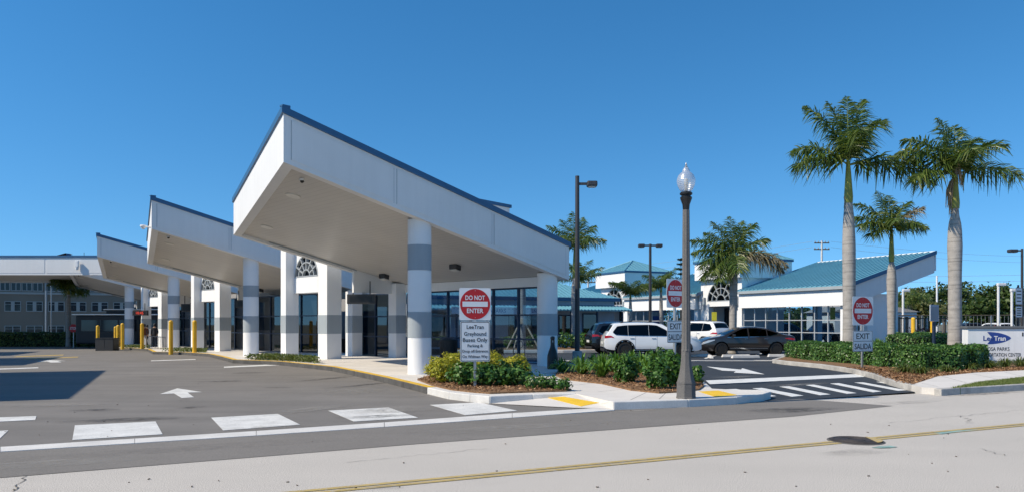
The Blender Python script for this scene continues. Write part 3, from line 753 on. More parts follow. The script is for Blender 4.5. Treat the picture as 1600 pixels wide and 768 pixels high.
# level canopy that closes the far end of the lane
lc = thing('connecting_canopy', 'long level white canopy crossing the far end of the bus lane', 'canopy', (-46, 57.4, -.3))
MB().box(-66, -31.3, 57.1, 57.36, 5.36, 6.72).build('fascia', M['fascia'], lc)
for x0 in (-64.0, -58.4, -52.8, -47.2, -41.6, -36.0):
    MB().box(x0 + .06, min(x0 + 5.5, -31.5), 57.085, 57.1, 5.5, 6.58).build('panel', M['fascia'], lc, bevel=.006)
MB().box(-66, -33.2, 57.36, 66.5, 5.48, 6.68).build('roof_deck', M['soffit'], lc)
MB().box(-66, -31.25, 57.03, 57.2, 6.70, 6.86).build('coping', M['trim_blue'], lc)
MB().box(-66, -33.2, 66.5, 66.76, 5.30, 6.72).build('rear_fascia', M['fascia'], lc)
cm = MB().box(-33.6, -33.35, 56.8, 57.0, 5.95, 6.45).build('camera_mount', M['stucco'], lc, bevel=.03)
MB().lathe([(.12, 5.94), (.12, 5.84), (.08, 5.75), (.01, 5.72)], (-33.48, 56.9), 12).build('camera_dome', M['stucco'], cm, smooth=True)
for x in (-58.0, -49.0):
    column(WORLD, lc, x, 61.5, .35, -.5, 5.5, [(1.21, 1.99), (2.87, 3.42)])

# canopies across the lane, left of the view: their shadows fall on the asphalt
def left_canopy(k):
    o = Vector((-16.6 - 9.58 * k, 13.3 + 12.96 * k, 0)); e = Vector((-4.15, 9.85, 0)); w = Vector((-.93, -.36, 0)) * 11
    lab = ['white canopy across the bus lane nearest the street, casting the largest lane shadow', 'middle white canopy across the bus lane, left of the lane arrow', 'farthest white canopy across the bus lane, by the level canopy'][k]
    root = thing('opposite_canopy', lab, 'canopy', o + e * .5 + w * .4, 0, 'canopies on the far side of the bus lane')
    c = [o, o + e, o + e + w, o + w]; zt = [6.97, 6.6, 4.6, 4.6]
    def slab(a, b): return MB().add([(p.x, p.y, z - a) for p, z in zip(c, zt)] + [(p.x, p.y, z - b) for p, z in zip(c, zt)],
                                    [(0, 1, 2, 3), (7, 6, 5, 4), (0, 4, 5, 1), (1, 5, 6, 2), (2, 6, 7, 3), (3, 7, 4, 0)])
    slab(.0, .14).build('coping', M['trim_blue'], root); slab(.142, 1.3).build('roof_deck', M['fascia'], root)
    for f in (.35, .75):
        q = o + e * .15 + w * f; column(WORLD, root, q.x, q.y, .35, -.5, 4.2, [(1.21, 1.99)])
        q = o + e * .85 + w * f; column(WORLD, root, q.x, q.y, .35, -.5, 4.0, [(1.21, 1.99)])
for k in range(3): left_canopy(k)

# ================================================================ PORTALS WITH FAN WINDOWS BETWEEN THE CANOPIES
def fan_bars(mb, c, rad, zc, frm, n=6, t=.05, d0=-.02, d1=.10):
    """radiating bars and two rings of a half-round window; frm(a, z, depth) places a point"""
    def bar(a0, z0, a1, z1):
        v = Vector((a1 - a0, z1 - z0)).normalized(); q = Vector((-v.y, v.x)) * t * .5
        pts = [(a0 + q.x, z0 + q.y), (a1 + q.x, z1 + q.y), (a1 - q.x, z1 - q.y), (a0 - q.x, z0 - q.y)]
        mb.add([frm(a, z, d0) for a, z in pts] + [frm(a, z, d1) for a, z in pts], [(3, 2, 1, 0), (4, 5, 6, 7), (0, 1, 5, 4), (1, 2, 6, 5), (2, 3, 7, 6), (3, 0, 4, 7)])
    for i in range(1, n):
        a = math.pi * i / n; bar(c + rad * .33 * math.cos(a), zc + rad * .33 * math.sin(a), c + rad * math.cos(a), zc + rad * math.sin(a))
    for rr in (.33, .66, .99):
        m = 20
        for i in range(m):
            a, b = math.pi * i / m, math.pi * (i + 1) / m
            bar(c + rr * rad * math.cos(a), zc + rr * rad * math.sin(a), c + rr * rad * math.cos(b), zc + rr * rad * math.sin(b))
    bar(c - rad, zc + t * .5, c + rad, zc + t * .5)
def arch_wall(a0, a1, z0, z1, c, rad, zc, frm, d0, d1, m=20):
    """wall a0..a1, z0..z1 with a half-round opening; returns verts, faces"""
    mb = MB(); arc = [(c + rad * math.cos(math.pi * i / m), zc + rad * math.sin(math.pi * i / m)) for i in range(m + 1)]
    out = []
    for i in range(m + 1):
        x, z = arc[i]; t = math.pi * i / m
        # project outwards on to the rectangle
        dx, dz = math.cos(t), math.sin(t); k = 1e9
        if dx > 1e-6: k = min(k, (a1 - c) / dx)
        if dx < -1e-6: k = min(k, (a0 - c) / dx)
        if dz > 1e-6: k = min(k, (z1 - zc) / dz)
        out.append((c + dx * k, zc + dz * k))
    def fill(pts):
        n = len(pts); mb.add([frm(a, z, d0) for a, z in pts] + [frm(a, z, d1) for a, z in pts], [tuple(range(n)), tuple(range(2 * n - 1, n - 1, -1))] + [(i, n + i, n + (i + 1) % n, (i + 1) % n) for i in range(n)])
    for i in range(m):
        pts = [arc[i], out[i], out[i + 1], arc[i + 1]]
        for cx in (a0, a1):
            if (out[i][0] == cx) != (out[i + 1][0] == cx) and abs(out[i][1] - out[i + 1][1]) > 1e-6 and abs(out[i][0] - out[i + 1][0]) > 1e-6:
                pts = [arc[i], out[i], (cx, z1), out[i + 1], arc[i + 1]]
        fill(pts)
    if zc - z0 > 1e-4:
        fill([(a0, z0), (a1, z0), (a1, zc), (a0, zc)])
    return mb
for k in range(3):
    fr = bay(k); x, y, _ = fr(7.8, 10.2); zb = .13 + zg(x, y)
    root = thing('entry_portal', ['tall white portal with fan window behind the nearest canopy', 'white portal with fan window just left of the second canopy column', 'farthest white portal with fan window, small among the yellow bollards'][k], 'portal', (x, y, zb), 0, 'fan window portals between canopies')
    sq_pillar(fr, root, 7.5, 8.2, 10.05, 10.75, zb, 5.45, [(1.21, 1.99)])
    sq_pillar(fr, root, 7.1, 7.72, 12.7, 13.15, zb, 5.45, [(1.21, 1.99)])
    frm = lambda a, z, d: fr(7.52 + d, a, z)
    MB(fr).box(7.5, 8.0, 10.752, 12.698, 2.95, 3.6).build('beam', M['stucco'], root, bevel=.012)
    w = arch_wall(10.752, 12.698, 3.602, 5.45, 11.725, .95, 3.64, frm, 0, .3); w.build('arch_wall', M['stucco'], root)
    fb = MB(); fan_bars(fb, 11.725, .94, 3.64, frm, 6, .05); win = fb.build('window_bars', M['fan_bar'], root)
    MB().add([frm(11.725 + .945 * math.cos(math.pi * i / 20), 3.65 + .945 * math.sin(math.pi * i / 20), .12) for i in range(21)] + [frm(11.725 + .945 * math.cos(math.pi * i / 20), 3.65 + .945 * math.sin(math.pi * i / 20), .135) for i in range(21)],
             [tuple(range(21)), tuple(range(41, 20, -1))]).build('pane', M['arch_glass'], win)

# ================================================================ GLASS WALLS OF THE WAITING AREA
def glass_wall(name, label, fr, u, vs, zs, gl, frame, root_z, t=.06, dep=.12, along='v', group=None, cat='glass wall'):
    F2 = (lambda a, d, z: fr(u + d, a, z)) if along == 'v' else (lambda a, d, z: fr(a, u + d, z))
    x, y, _ = F2(vs[0], 0, 0)
    root = thing(name, label, cat, (x, y, root_z), 0, group)
    B_ = lambda a0, a1, d0, d1, z0, z1: MB(F2).box(a0, a1, d0, d1, z0, z1)
    for a in vs: B_(a - t / 2, a + t / 2, -dep / 2, dep / 2, zs[0], zs[-1]).build('mullion', frame, root)
    for i in range(len(vs) - 1):
        for z in zs: B_(vs[i] + t / 2, vs[i + 1] - t / 2, -dep * .35, dep * .35, z - (t / 2 if z not in (zs[0],) else 0), z + t / 2).build('transom', frame, root)
        for z0, z1 in zip(zs[:-1], zs[1:]): B_(vs[i] + t / 2, vs[i + 1] - t / 2, -.004, .004, z0 + t / 2, z1 - t / 2).build('pane', gl, root)
    return root
glass_wall('glass_wall', 'navy framed glass wall under the nearest canopy, behind the rubbish bin', bay(0), 10.86, list(np.linspace(.95, 8.95, 7)), [.16, 1.05, 1.95, 2.95], M['glass'], M['navy'], .15, group='glass walls of the waiting area')
glass_wall('glass_wall', 'dark glass screen behind the nearest portal', bay(0), 10.6, list(np.linspace(9.7, 12.2, 3)), [.1, 1.05, 1.95, 2.95], M['dark_glass'], M['navy'], .1, group='glass walls of the waiting area')
sp = thing('portal_pillar', 'square grey banded pillar standing beneath the nearest dark display', 'pillar', (*bay(0)(10.2, 12)[:2], .1))
sq_pillar(bay(0), sp, 9.9, 10.45, 11.8, 12.35, .1, 3.1, [(1.21, 1.99)])
for k in (1, 2, 3):
    fr = bay(k); x, y, _ = fr(10.7, 5); z = .13 + zg(x, y)
    glass_wall('glass_wall', ['', 'dark glass wall under the second canopy, right of its round column', 'dark glass wall under the third canopy, behind the tall bollards', 'dark glass wall under the fourth canopy, behind the people'][k], fr, 9.25 if k == 3 else 10.6 - 1.35, list(np.linspace(.4, 8.9, 6)), [z, 1.05, 2.05, 3.2], M['dark_glass'], M['navy'], z, group='glass walls of the waiting area')
    r2 = thing('waiting_lobby', ['', 'dark lobby behind the glass of the second bay', 'dark lobby behind the glass of the third bay', 'dark lobby behind the glass of the fourth bay'][k], 'lobby', fr(12, 5, z), 0, 'lobbies behind the bays')
    MB(fr).box(13.2, 13.4, .3, 15.5, z - .3, 3.5).build('back_wall', M['inside'], r2)
    MB(fr).box(9.31, 13.19, .3, 15.5, z - .35, z - .02).build('floor', M['concrete_floor'], r2)
    MB(fr).box(9.6, 13.4, 9.7, 15.5, 3.2, 3.5).build('ceiling', M['inside'], r2)
    MB(fr).box(11.6, 12.2, 2, 8, z, z + .75).build('counter', M['brown_bin'], r2)
    glass_wall('glass_screen', ['', 'dark glass screen set behind the middle portal', 'dark glass screen set behind the farthest portal', 'dark glass screen beyond the farthest portal'][k], fr, 9.6, list(np.linspace(9.7, 15.2, 5)), [z, 1.05, 2.05, 3.2], M['dark_glass'], M['navy'], z, group='glass walls of the waiting area')
# hanging departure displays
for k, (px0, px1, y0, y1, Y) in enumerate(((543, 587, 459, 474, 31.0), (369, 388, 468, 480, 42.5), (284, 308, 474, 486, 50.0), (208, 231, 484, 492, 58.0))):
    a, b = at(px0, y0, Y), at(px1, y1, Y)
    r_ = thing('departure_display', ['black hanging departure display beside the nearest portal', 'black hanging departure display next to the second canopy column', 'black hanging departure display between the bollards and middle portal', 'lit red lettered departure display under the fourth canopy'][k], 'display', ((a[0] + b[0]) / 2, Y, b[2]), 0, 'departure displays')
    MB().box(a[0], b[0], Y - .12, Y + .12, b[2], a[2]).build('housing', M['dark'], r_, bevel=.015)
    MB().box(a[0] + .12, b[0] - .12, Y - .126, Y - .121, b[2] + .08, a[2] - .08).build('screen', M['black'], r_)
    for f in (.2, .8): MB().box(a[0] + (b[0] - a[0]) * f - .02, a[0] + (b[0] - a[0]) * f + .02, Y - .02, Y + .02, a[2], a[2] + .55).build('hanger', M['dark'], r_)
    if k == 3: text(r_, '10:45', ((a[0] + b[0]) / 2, Y - .128, (a[2] + b[2]) / 2), (1, 0, 0), (0, 0, 1), .2, None, M['led'])

# ================================================================ STATION BUILDINGS
def seams(fr, s0, s1, p0, p1, z0, z1, step, h=.05, w=.04):
    mb = MB(fr); n = int((p1 - p0) / step)
    for i in range(n + 1):
        p = p0 + (p1 - p0) * i / n
        mb.add([(s0, p - w / 2, z0), (s1, p - w / 2, z1), (s1, p + w / 2, z1), (s0, p + w / 2, z0), (s0, p - w / 2, z0 + h), (s1, p - w / 2, z1 + h), (s1, p + w / 2, z1 + h), (s0, p + w / 2, z0 + h)],
               [(4, 5, 6, 7), (0, 1, 5, 4), (2, 3, 7, 6), (0, 4, 7, 3), (1, 2, 6, 5)])
    return mb
S0 = 40.0
def tower(pc, label, h=6.5):
    root = thing('station_tower', label, 'tower', SITE(S0 + 2.2, pc, 0), 0, 'fan window towers of the station')
    hw = 2.45; d = 4.3
    frm = lambda a, z, dd: SITE(S0 + dd, a, z)
    arch_wall(pc - hw + .3, pc + hw - .3, 3.0, 5.15, pc, 1.62, 3.4, frm, 0, .3).build('front_wall', M['stucco'], root)
    for sg in (-1, 1):
        a0, a1 = sorted((pc + sg * (hw - .3), pc + sg * (hw - 1.0))); MB(SITE).box(S0, S0 + .5, a0, a1, 0, 2.998).build('pier', M['stucco'], root)
        MB(SITE).box(S0, S0 + d, *sorted((pc + sg * (hw - .3), pc + sg * (hw - .05))), 0, 5.15).build('side_wall', M['stucco'], root)
    MB(SITE).box(S0 + .3, S0 + d, pc - hw + .3, pc + hw - .3, 3.0, 3.2).build('lintel', M['stucco'], root)
    MB(SITE).box(S0 + d, S0 + d + .25, pc - hw + .05, pc + hw - .05, 2.6, 5.15).build('rear_wall', M['inside'], root)
    MB(SITE).box(S0 - .45, S0 + d + .6, pc - hw - .2, pc + hw + .2, 5.152, h).build('parapet', M['stucco'], root)
    fb = MB(); fan_bars(fb, pc, 1.6, 3.4, frm, 6, .055); win = fb.build('fan_window', M['fan_bar'], root)
    MB().add([frm(pc + 1.6 * math.cos(math.pi * i / 20), 3.41 + 1.6 * math.sin(math.pi * i / 20), .12) for i in range(21)] + [frm(pc + 1.6 * math.cos(math.pi * i / 20), 3.41 + 1.6 * math.sin(math.pi * i / 20), .135) for i in range(21)],
             [tuple(range(21)), tuple(range(41, 20, -1))]).build('pane', M['arch_glass'], win)
    # pyramid roof
    e0, e1, f0, f1 = S0 - .55, S0 + d + .7, pc - hw - .3, pc + hw + .3; cs, cp = (e0 + e1) / 2, pc; za = h + 1.35
    MB(SITE).box(e0, e1, f0, f1, h + .002, h + .16).build('coping', M['trim_blue'], root)
    rf = MB(SITE).add([(e0, f0, h + .162), (e1, f0, h + .162), (e1, f1, h + .162), (e0, f1, h + .162), (cs, cp, za)], [(0, 1, 4), (1, 2, 4), (2, 3, 4), (3, 0, 4), (3, 2, 1, 0)]).build('roof', M['teal'], root)
    mb = MB(SITE)
    for (a, b) in (((e0, f0), (e0, f1)), ((e0, f0), (e1, f0)), ((e1, f0), (e1, f1)), ((e0, f1), (e1, f1))):
        n = 11
        for i in range(n + 1):
            t = i / n; x, y = a[0] + (b[0] - a[0]) * t, a[1] + (b[1] - a[1]) * t
            k = 2 * min(t, 1 - t)                 # how far up the seam runs before it meets the hip
            inx, iny = (cs - x) if a[0] == b[0] else 0, (cp - y) if a[1] == b[1] else 0
            q = (x + inx * k, y + iny * k, h + .162 + (za - h - .162) * k)
            if k > 0: mb.path([(x, y, h + .18), (q[0], q[1], q[2] + .02)], .028, 4)
    for x, y in ((e0, f0), (e1, f0), (e1, f1), (e0, f1)): mb.path([(x, y, h + .17), (cs, cp, za + .03)], .07, 5)
    mb.build('standing_seams', M['teal'], rf)
    # wall lanterns
    for sg in (-1, 1):
        a = pc + sg * (hw - .55)
        l = MB(SITE).box(S0 - .22, S0, a - .13, a + .13, 3.05, 3.75).build('wall_lantern', M['band'], root, bevel=.04)
        MB(SITE).box(S0 - .14, S0, a - .06, a + .06, 2.75, 3.048).build('lantern_bracket', M['band'], l)
    # recessed entrance
    for a0, a1 in ((pc - 1.4, pc - .05), (pc + .05, pc + 1.4)):
        dr = MB(SITE).box(S0 + 1.6, S0 + 1.66, a0, a1, .02, 2.9).build('door', M['dark_glass'], root)
        for a in (a0, a1 - .06): MB(SITE).box(S0 + 1.58, S0 + 1.68, a, a + .06, .02, 2.9).build('door_stile', M['navy'], dr)
    return root
tower(46.4, 'white fan window tower with blue pyramid roof behind the grey palm trunk')
tower(62.0, 'smaller white fan window tower with pyramid roof, left of the street lamp')

def wing(p0, p1, label, end_wall=True, step=.42):
    root = thing('station_wing', label, 'building', SITE(S0 + 3, (p0 + p1) / 2, 0), 0, 'blue roofed wings of the station')
    zr = lambda s, p: 4.12 + (s - 39.5) * .29
    MB(SITE).prism([(39.5, p0 - .4), (47.9, p0 - .4), (47.9, p1), (39.5, p1)], lambda s, p: zr(s, p) - .16, zr).build('roof', M['teal'], root)
    seams(SITE, 39.46, 47.9, p0 - .38, p1, 4.115, 4.115 + 8.44 * .29, step, .05, .045).build('standing_seams', M['teal'], root)
    MB(SITE).prism([(39.9, p0 - .34), (47.9, p0 - .34), (47.9, p0 - .08), (39.9, p0 - .08)], lambda s, p: max(2.82, zr(s, p) - 1.45), lambda s, p: zr(s, p) - .165).build('gable_fascia', M['fascia'], root)
    MB(SITE).prism([(39.4, p0 - .46), (48.0, p0 - .46), (48.0, p0 - .405), (39.4, p0 - .405)], lambda s, p: zr(s, p) - .2, lambda s, p: zr(s, p) + .05).build('rake_trim', M['trim_blue'], root)
    MB(SITE).prism([(40.3, p0 - .07), (47.8, p0 - .07), (47.8, p1), (40.3, p1)], lambda s, p: max(2.9, zr(s, p) - 1.25), lambda s, p: zr(s, p) - .17).build('soffit', M['soffit'], root)
    MB(SITE).box(47.88, 48.0, p0 - .4, p1, 5.25, 6.62).build('high_fascia', M['fascia'], root)
    MB(SITE).box(39.64, 40.3, p0 + .1, p1, 2.8, 3.95).build('band_wall', M['stucco'], root)
    MB(SITE).box(39.42, 39.62, p0 - .4, p1, 3.86, 4.06).build('gutter', M['band'], root)
    MB(SITE).box(39.9, 40.5, p0 + .1, p0 + .55, 0, 2.798).build('pier', M['stucco'], root)
    MB(SITE).box(40.05, 40.35, p0 + .56, p1, 0, .32).build('plinth', M['stucco'], root)
    if end_wall: MB(SITE).box(41.9, 44.2, p0 + .1, p0 + .4, 0, 3.6).build('end_wall', M['stucco'], root)
    MB(SITE).box(40.4, 47.5, p0 + .5, p1, .0, .1).build('floor', M['concrete_floor'], root)
    for i in range(3):
        pp = p0 + 2 + i * (p1 - p0 - 3) / 2; MB(SITE).box(46.8, 47.3, pp, pp + .5, .1, 5.2).build('inner_column', M['stucco'], root)
        MB(SITE).box(43.4, 43.7, pp + 1, pp + 2.2, .1, .9).build('inner_bench', M['brown_bin'], root)
    n = int(round((p1 - p0 - .6) / 1.2)); vs = list(np.linspace(p0 + .6, p1 - .05, n + 1)); zs = [.33, 1.0, 1.85, 2.78]; t = .07
    for a in vs: MB(SITE).box(40.1, 40.22, a - t / 2, a + t / 2, .325, 2.795).build('mullion', M['alu'], root)
    for a, b in zip(vs[:-1], vs[1:]):
        for z in zs[1:-1]: MB(SITE).box(40.12, 40.2, a + t / 2, b - t / 2, z - .03, z + .03).build('transom', M['alu'], root)
        for z0, z1 in zip(zs[:-1], zs[1:]): MB(SITE).box(40.155, 40.165, a + t / 2, b - t / 2, z0 + .03, z1 - .03).build('pane', M['glass'], root)
    return root
wing(34.2, 43.95, 'wing with large sloping blue metal roof beside the palms')
wing(49.0, 59.6, 'low white wing with blue roof between the two towers', False)
wing(64.6, 76.0, 'farthest white wing, half hidden by the low pavilion', False)

# low pavilion seen behind the nearest canopy
pv = thing('pavilion', 'low blue grey pavilion with teal hip roof behind the glass wall', 'building', SITE(20, 46, 0))
s0, s1, p0, p1 = 13.2, 27.4, 42.4, 51.0
MB(SITE).box(s0, s1, p0, p1, 0, 3.1).build('wall', M['station_blue'], pv)
MB(SITE).box(s0 - .3, s1 + .3, p0 - .3, p1 + .3, 3.102, 3.32).build('eave', M['trim_blue'], pv)
rf = MB(SITE).add([(s0 - .3, p0 - .3, 3.322), (s1 + .3, p0 - .3, 3.322), (s1 + .3, p1 + .3, 3.322), (s0 - .3, p1 + .3, 3.322), (s0 + 4.5, (p0 + p1) / 2, 5.0), (s1 - 4.5, (p0 + p1) / 2, 5.0)],
                  [(0, 1, 5, 4), (1, 2, 5), (2, 3, 4, 5), (3, 0, 4), (3, 2, 1, 0)]).build('roof', M['teal'], pv)
mb = MB(SITE); pm = (p0 + p1) / 2
for i in range(44):
    s = s0 + (s1 - s0) * (i + .5) / 44; k = min(1, (s - s0 + .3) / 4.8, (s1 + .3 - s) / 4.8)
    mb.path([(s, p0 - .3, 3.34), (s, p0 - .3 + (pm - p0 + .3) * k, 3.34 + 1.68 * k)], .03, 4)
for i in range(20):
    p = p0 + (p1 - p0) * (i + .5) / 20; k = min((p - p0 + .3), (p1 + .3 - p)) / (pm - p0 + .3)
    mb.path([(s1 + .3, p, 3.34), (s1 + .3 - 4.8 * k, p, 3.34 + 1.68 * k)], .03, 4)
mb.build('standing_seams', M['teal'], rf)
aw = MB(SITE).prism([(s0, p0 - 1.3), (s1 + .6, p0 - 1.3), (s1 + .6, p0 - .01), (s0, p0 - .01)], lambda s, p: 2.42 + (p - p0 + 1.3) * .2, lambda s, p: 2.52 + (p - p0 + 1.3) * .2).build('awning', M['teal'], pv)
mb = MB(SITE)
for i in range(58):
    s = s0 + (s1 + .6 - s0) * (i + .5) / 58; mb.path([(s, p0 - 1.34, 2.48), (s, p0 - .02, 2.78)], .075, 6)
mb.build('awning_ribs', M['teal'], aw)
for i in range(8):
    s = s0 + .4 + i * 1.95; MB(SITE).box(s, s + .1, p0 - 1.2, p0 - 1.1, 0, 2.41).build('awning_post', M['navy'], pv)
for s, w, z0, z1, m in ((24.9, 1.1, .1, 2.3, 'dark_glass'), (23.1, 1.2, .9, 2.2, 'dark_glass'), (20.6, 1.0, .05, 2.2, 'dark_glass'), (19.5, 1.0, .05, 2.2, 'dark_glass'), (17.4, .7, 1.3, 1.75, 'black'), (13.8, 1.6, .05, 2.3, 'dark_glass')):
    q = MB(SITE).box(s, s + w, p0 - .05, p0 - .003, z0, z1).build('window', M['navy'], pv); MB(SITE).box(s + .07, s + w - .07, p0 - .06, p0 - .052, z0 + .07, z1 - .07).build('pane', M[m], q)
MB(SITE).box(15.2, 21.9, p0 - 1.345, p0 - 1.31, 2.2, 2.62).build('sign_band', M['sign_white'], pv)
rt, upv = SITE.a + (0,), (0, 0, 1)
text(pv, 'ROSA PARKS', SITE(17.1, p0 - 1.348, 2.4), rt, upv, .2, None, M['logo'], 'L', .01)
text(pv, 'ENTER', SITE(20.5, p0 - 1.348, 2.4), rt, upv, .2, None, M['logo'], 'L', .01)
a_ = SITE(16.1, p0 - 1.35, 2.4)
MB(SITE).prism([(16.0, p0 - 1.35), (16.8, p0 - 1.35), (16.8, p0 - 1.346), (16.0, p0 - 1.346)], 2.38, 2.42).build('arrow_mark', M['logo'], pv)
MB().add([SITE(s, p0 - 1.35, z) for s, z in ((16.5, 2.3), (16.95, 2.4), (16.5, 2.5), (16.6, 2.4))], [(0, 1, 2, 3)]).build('arrow_mark', M['logo'], pv)
# blue notice and yellow signs by the station doors
n1 = at(1024, 463 + 18, 68)
nb = thing('blue_notice', 'bright blue notice board left of the parking light pole', 'sign', (n1[0], 68, 0)); MB().box(n1[0] - .55, n1[0] + .55, 68, 68.08, 1.6, 3.0).build('board', M['blue_sign'], nb); MB().box(n1[0] - .4, n1[0] + .3, 67.985, 67.998, 2.3, 2.7).build('notice_print', M['sign_white'], nb)
for x in (-.4, .4): MB().box(n1[0] + x - .03, n1[0] + x + .03, 68.02, 68.06, 0, 1.598).build('post', M['galv'], nb)
for px, py, Y, lab in ((1116, 497, 56, 'yellow warning sign hung in the tower doorway'), (1301, 490, 54, 'yellow warning sign hanging inside the right wing')):
    q = at(px, py, Y); r_ = thing('warning_sign', lab, 'sign', (q[0], Y, q[2] - .6)); MB().box(q[0] - .18, q[0] + .18, Y - .03, Y + .03, q[2] - .5, q[2] + .5).build('board', M['yellow_sign'], r_)
    MB().box(q[0] - .02, q[0] + .02, Y - .01, Y + .01, q[2] + .5, q[2] + .9).build('hanger', M['dark'], r_)
# planted island between the glass wall and the pavilion
kb = PX([(660, 546), (880, 546), (1000, 545), (1000, 541.5), (880, 541.5), (660, 541.5)], .15)
isl2 = struct(MB().prism(kb, -.05, .15).build('planter_island', M['mulch'])); kerb(kb[:3], .15, isl2, M['kerb_new'], +1, .3, zb=-.05)

# ================================================================ OFFICE BUILDING AND THE FAR LEFT
OF = Frame((-67.0, 106.0), 65.0)
def oa(px): r = (px - 800) / FPX; return (r * 106 + 67) / (OF.a[0] - OF.a[1] * r)
of = thing('office_building', 'brown three storey office building at the far left under the canopy', 'building', OF(0, 6, -.5))
Bx = lambda *a: MB(OF).box(*a)
Bx(-24, 34, 0, 14, -.6, 5.75).build('wall', M['office'], of)
Bx(-24.05, 34.05, -.12, 14, 5.752, 6.05).build('string_course', M['office_trim'], of)
Bx(-24, 34, .02, 14, 6.052, 9.4).build('upper_wall', M['office'], of)
Bx(-24.2, 34.2, -.2, 14.2, 9.402, 9.8).build('parapet', M['office_trim'], of)
mo, N, L, b = _nt('office_window_glass'); b.inputs['Base Color'].default_value = (.012, .015, .02, 1); b.inputs['Roughness'].default_value = .08; M['office_glass'] = mo
def owin(px0, px1, z0, z1, mid=True):
    x0, x1 = oa(px0), oa(px1); t = .09
    Bx(x0, x1, -.09, -.003, z0 - .12, z0).build('window_sill', M['office_trim'], of)
    fm = MB(OF)
    for a in (x0, x1 - t): fm.box(a, a + t, -.07, -.003, z0 + .001, z1)
    fm.box(x0 + t, x1 - t, -.07, -.003, z1 - t, z1); fm.box(x0 + t, x1 - t, -.07, -.003, z0 + (z1 - z0) * .66, z0 + (z1 - z0) * .66 + .05)
    f = fm.build('window', M['office_trim'], of); xm = (x0 + x1) / 2; g = .22 if mid else .05
    Bx(xm - g, xm + g, -.06, -.003, z0, z1 - t).build('window_post', M['office_trim'], f)
    for a, b_ in ((x0 + t, xm - g), (xm + g, x1 - t)): Bx(a, b_, -.03, -.004, z0, z1 - t).build('pane', M['office_glass'], f)
for p in range(-22, 260, 34):
    owin(p - 5, p + 21, 3.4, 4.75); owin(p - 5, p + 21, -.1, 1.3, False)
for p in (-34, 0, 17, 34, 51, 73, 90, 107, 124, 141, 158, 175, 192): owin(p, p + 16, 6.3, 7.85, False)
x = oa(71.5); MB(OF).path([(x, -.2, -.5), (x, -.2, 9.3)], .11, 8).build('downpipe', M['office_trim'], of)
rt_ = thing('rooftop_unit', 'small dark rooftop unit above the level canopy', 'rooftop unit', (-49.6, 62, 6.7)); q = at(101, 398, 62)
MB().box(q[0] - .5, q[0] + .5, 62, 63, 6.69, 7.25).add([(q[0] - .7, 61.8, 7.26), (q[0] + .2, 61.8, 7.5), (q[0] + .2, 62.8, 7.5), (q[0] - .7, 62.8, 7.26)], [(0, 1, 2, 3)]).build('casing', M['dark'], rt_)
MB().path([(q[0] + 1.4, 62.4, 6.69), (q[0] + 1.4, 62.4, 7.6)], .02, 6).build('aerial', M['dark'], rt_)

# the parked bus
bus = thing('parked_bus', 'dark bus with white roof edge parked beyond the yellow bollards', 'bus', (-29.5, 61.5, -.4))
bx0, bx1, by0, by1 = -36.4, -24.6, 61.6, 64.1
MB().box(bx0, bx1, by0, by1, -.08, 2.32).build('body', M['plastic'], bus, bevel=.12)
MB().box(bx0 - .25, bx1, by0 - .12, by1 + .05, 2.322, 2.42).build('roof', M['white_paint'], bus, bevel=.03)
MB().box(bx0 + 2.4, bx1, by0 + .3, by1 - .3, 2.43, 2.75).build('roof_fairing', M['plastic'], bus, bevel=.05)
MB().box(bx0 + 2.2, bx1, by0 + .2, by1 - .2, 2.752, 2.84).build('roof_pod', M['white_paint'], bus, bevel=.04)
for i in range(7): MB().box(bx0 + .5 + i * 1.6, bx0 + 1.95 + i * 1.6, by0 - .008, by0 + .1, .95, 1.95).build('window', M['office_glass'], bus, bevel=.03)
for x in (bx0 + 2.2, bx1 - 2.4):
    for y_ in (by0 + .02, by1 - .32):
        w = MB().lathe([(.2, y_), (.46, y_ + .0), (.48, y_ + .04), (.48, y_ + .26), (.46, y_ + .3), (.2, y_ + .3)], (x, 0), 22, 'y', 0, .0).build('wheel', M['tyre'], bus); MB().lathe([(.0, y_ - .012), (.24, y_ - .012), (.26, y_ - .004)], (x, 0), 16, 'y', 0, 0).build('hub', M['rim'], w)
for x in (bx0 + .02,): MB().box(x - .03, x, by0 + .25, by0 + .6, .45, .75).build('tail_light', M['tail'], bus)

# ================================================================ SIGNS
def rrect(w, h, r, n=5):
    pts = []
    for cx, cz, a0 in ((w / 2 - r, h / 2 - r, 0), (-w / 2 + r, h / 2 - r, 90), (-w / 2 + r, -h / 2 + r, 180), (w / 2 - r, -h / 2 + r, 270)):
        for i in range(n + 1):
            a = R(a0 + 90 * i / n); pts.append((cx + r * math.cos(a), cz + r * math.sin(a)))
    return pts
class SignFrame:
    """x to the right across the sign, depth towards the reader, z up"""
    def __init__(self, o, yaw): self.o = o; self.r = (math.cos(yaw), math.sin(yaw)); self.n = (math.sin(yaw), -math.cos(yaw))
    def __call__(self, x, d, z): return (self.o[0] + self.r[0] * x + self.n[0] * d, self.o[1] + self.r[1] * x + self.n[1] * d, z)
def slab(sf, outline, zc, d0, d1, name, mat, parent):
    n = len(outline)
    mb = MB(sf); mb.add([(x, d1, zc + z) for x, z in outline] + [(x, d0, zc + z) for x, z in outline], [tuple(range(n)), tuple(range(2 * n - 1, n - 1, -1))] + [(i, n + i, n + (i + 1) % n, (i + 1) % n) for i in range(n)])
    return mb.build(name, mat, parent)
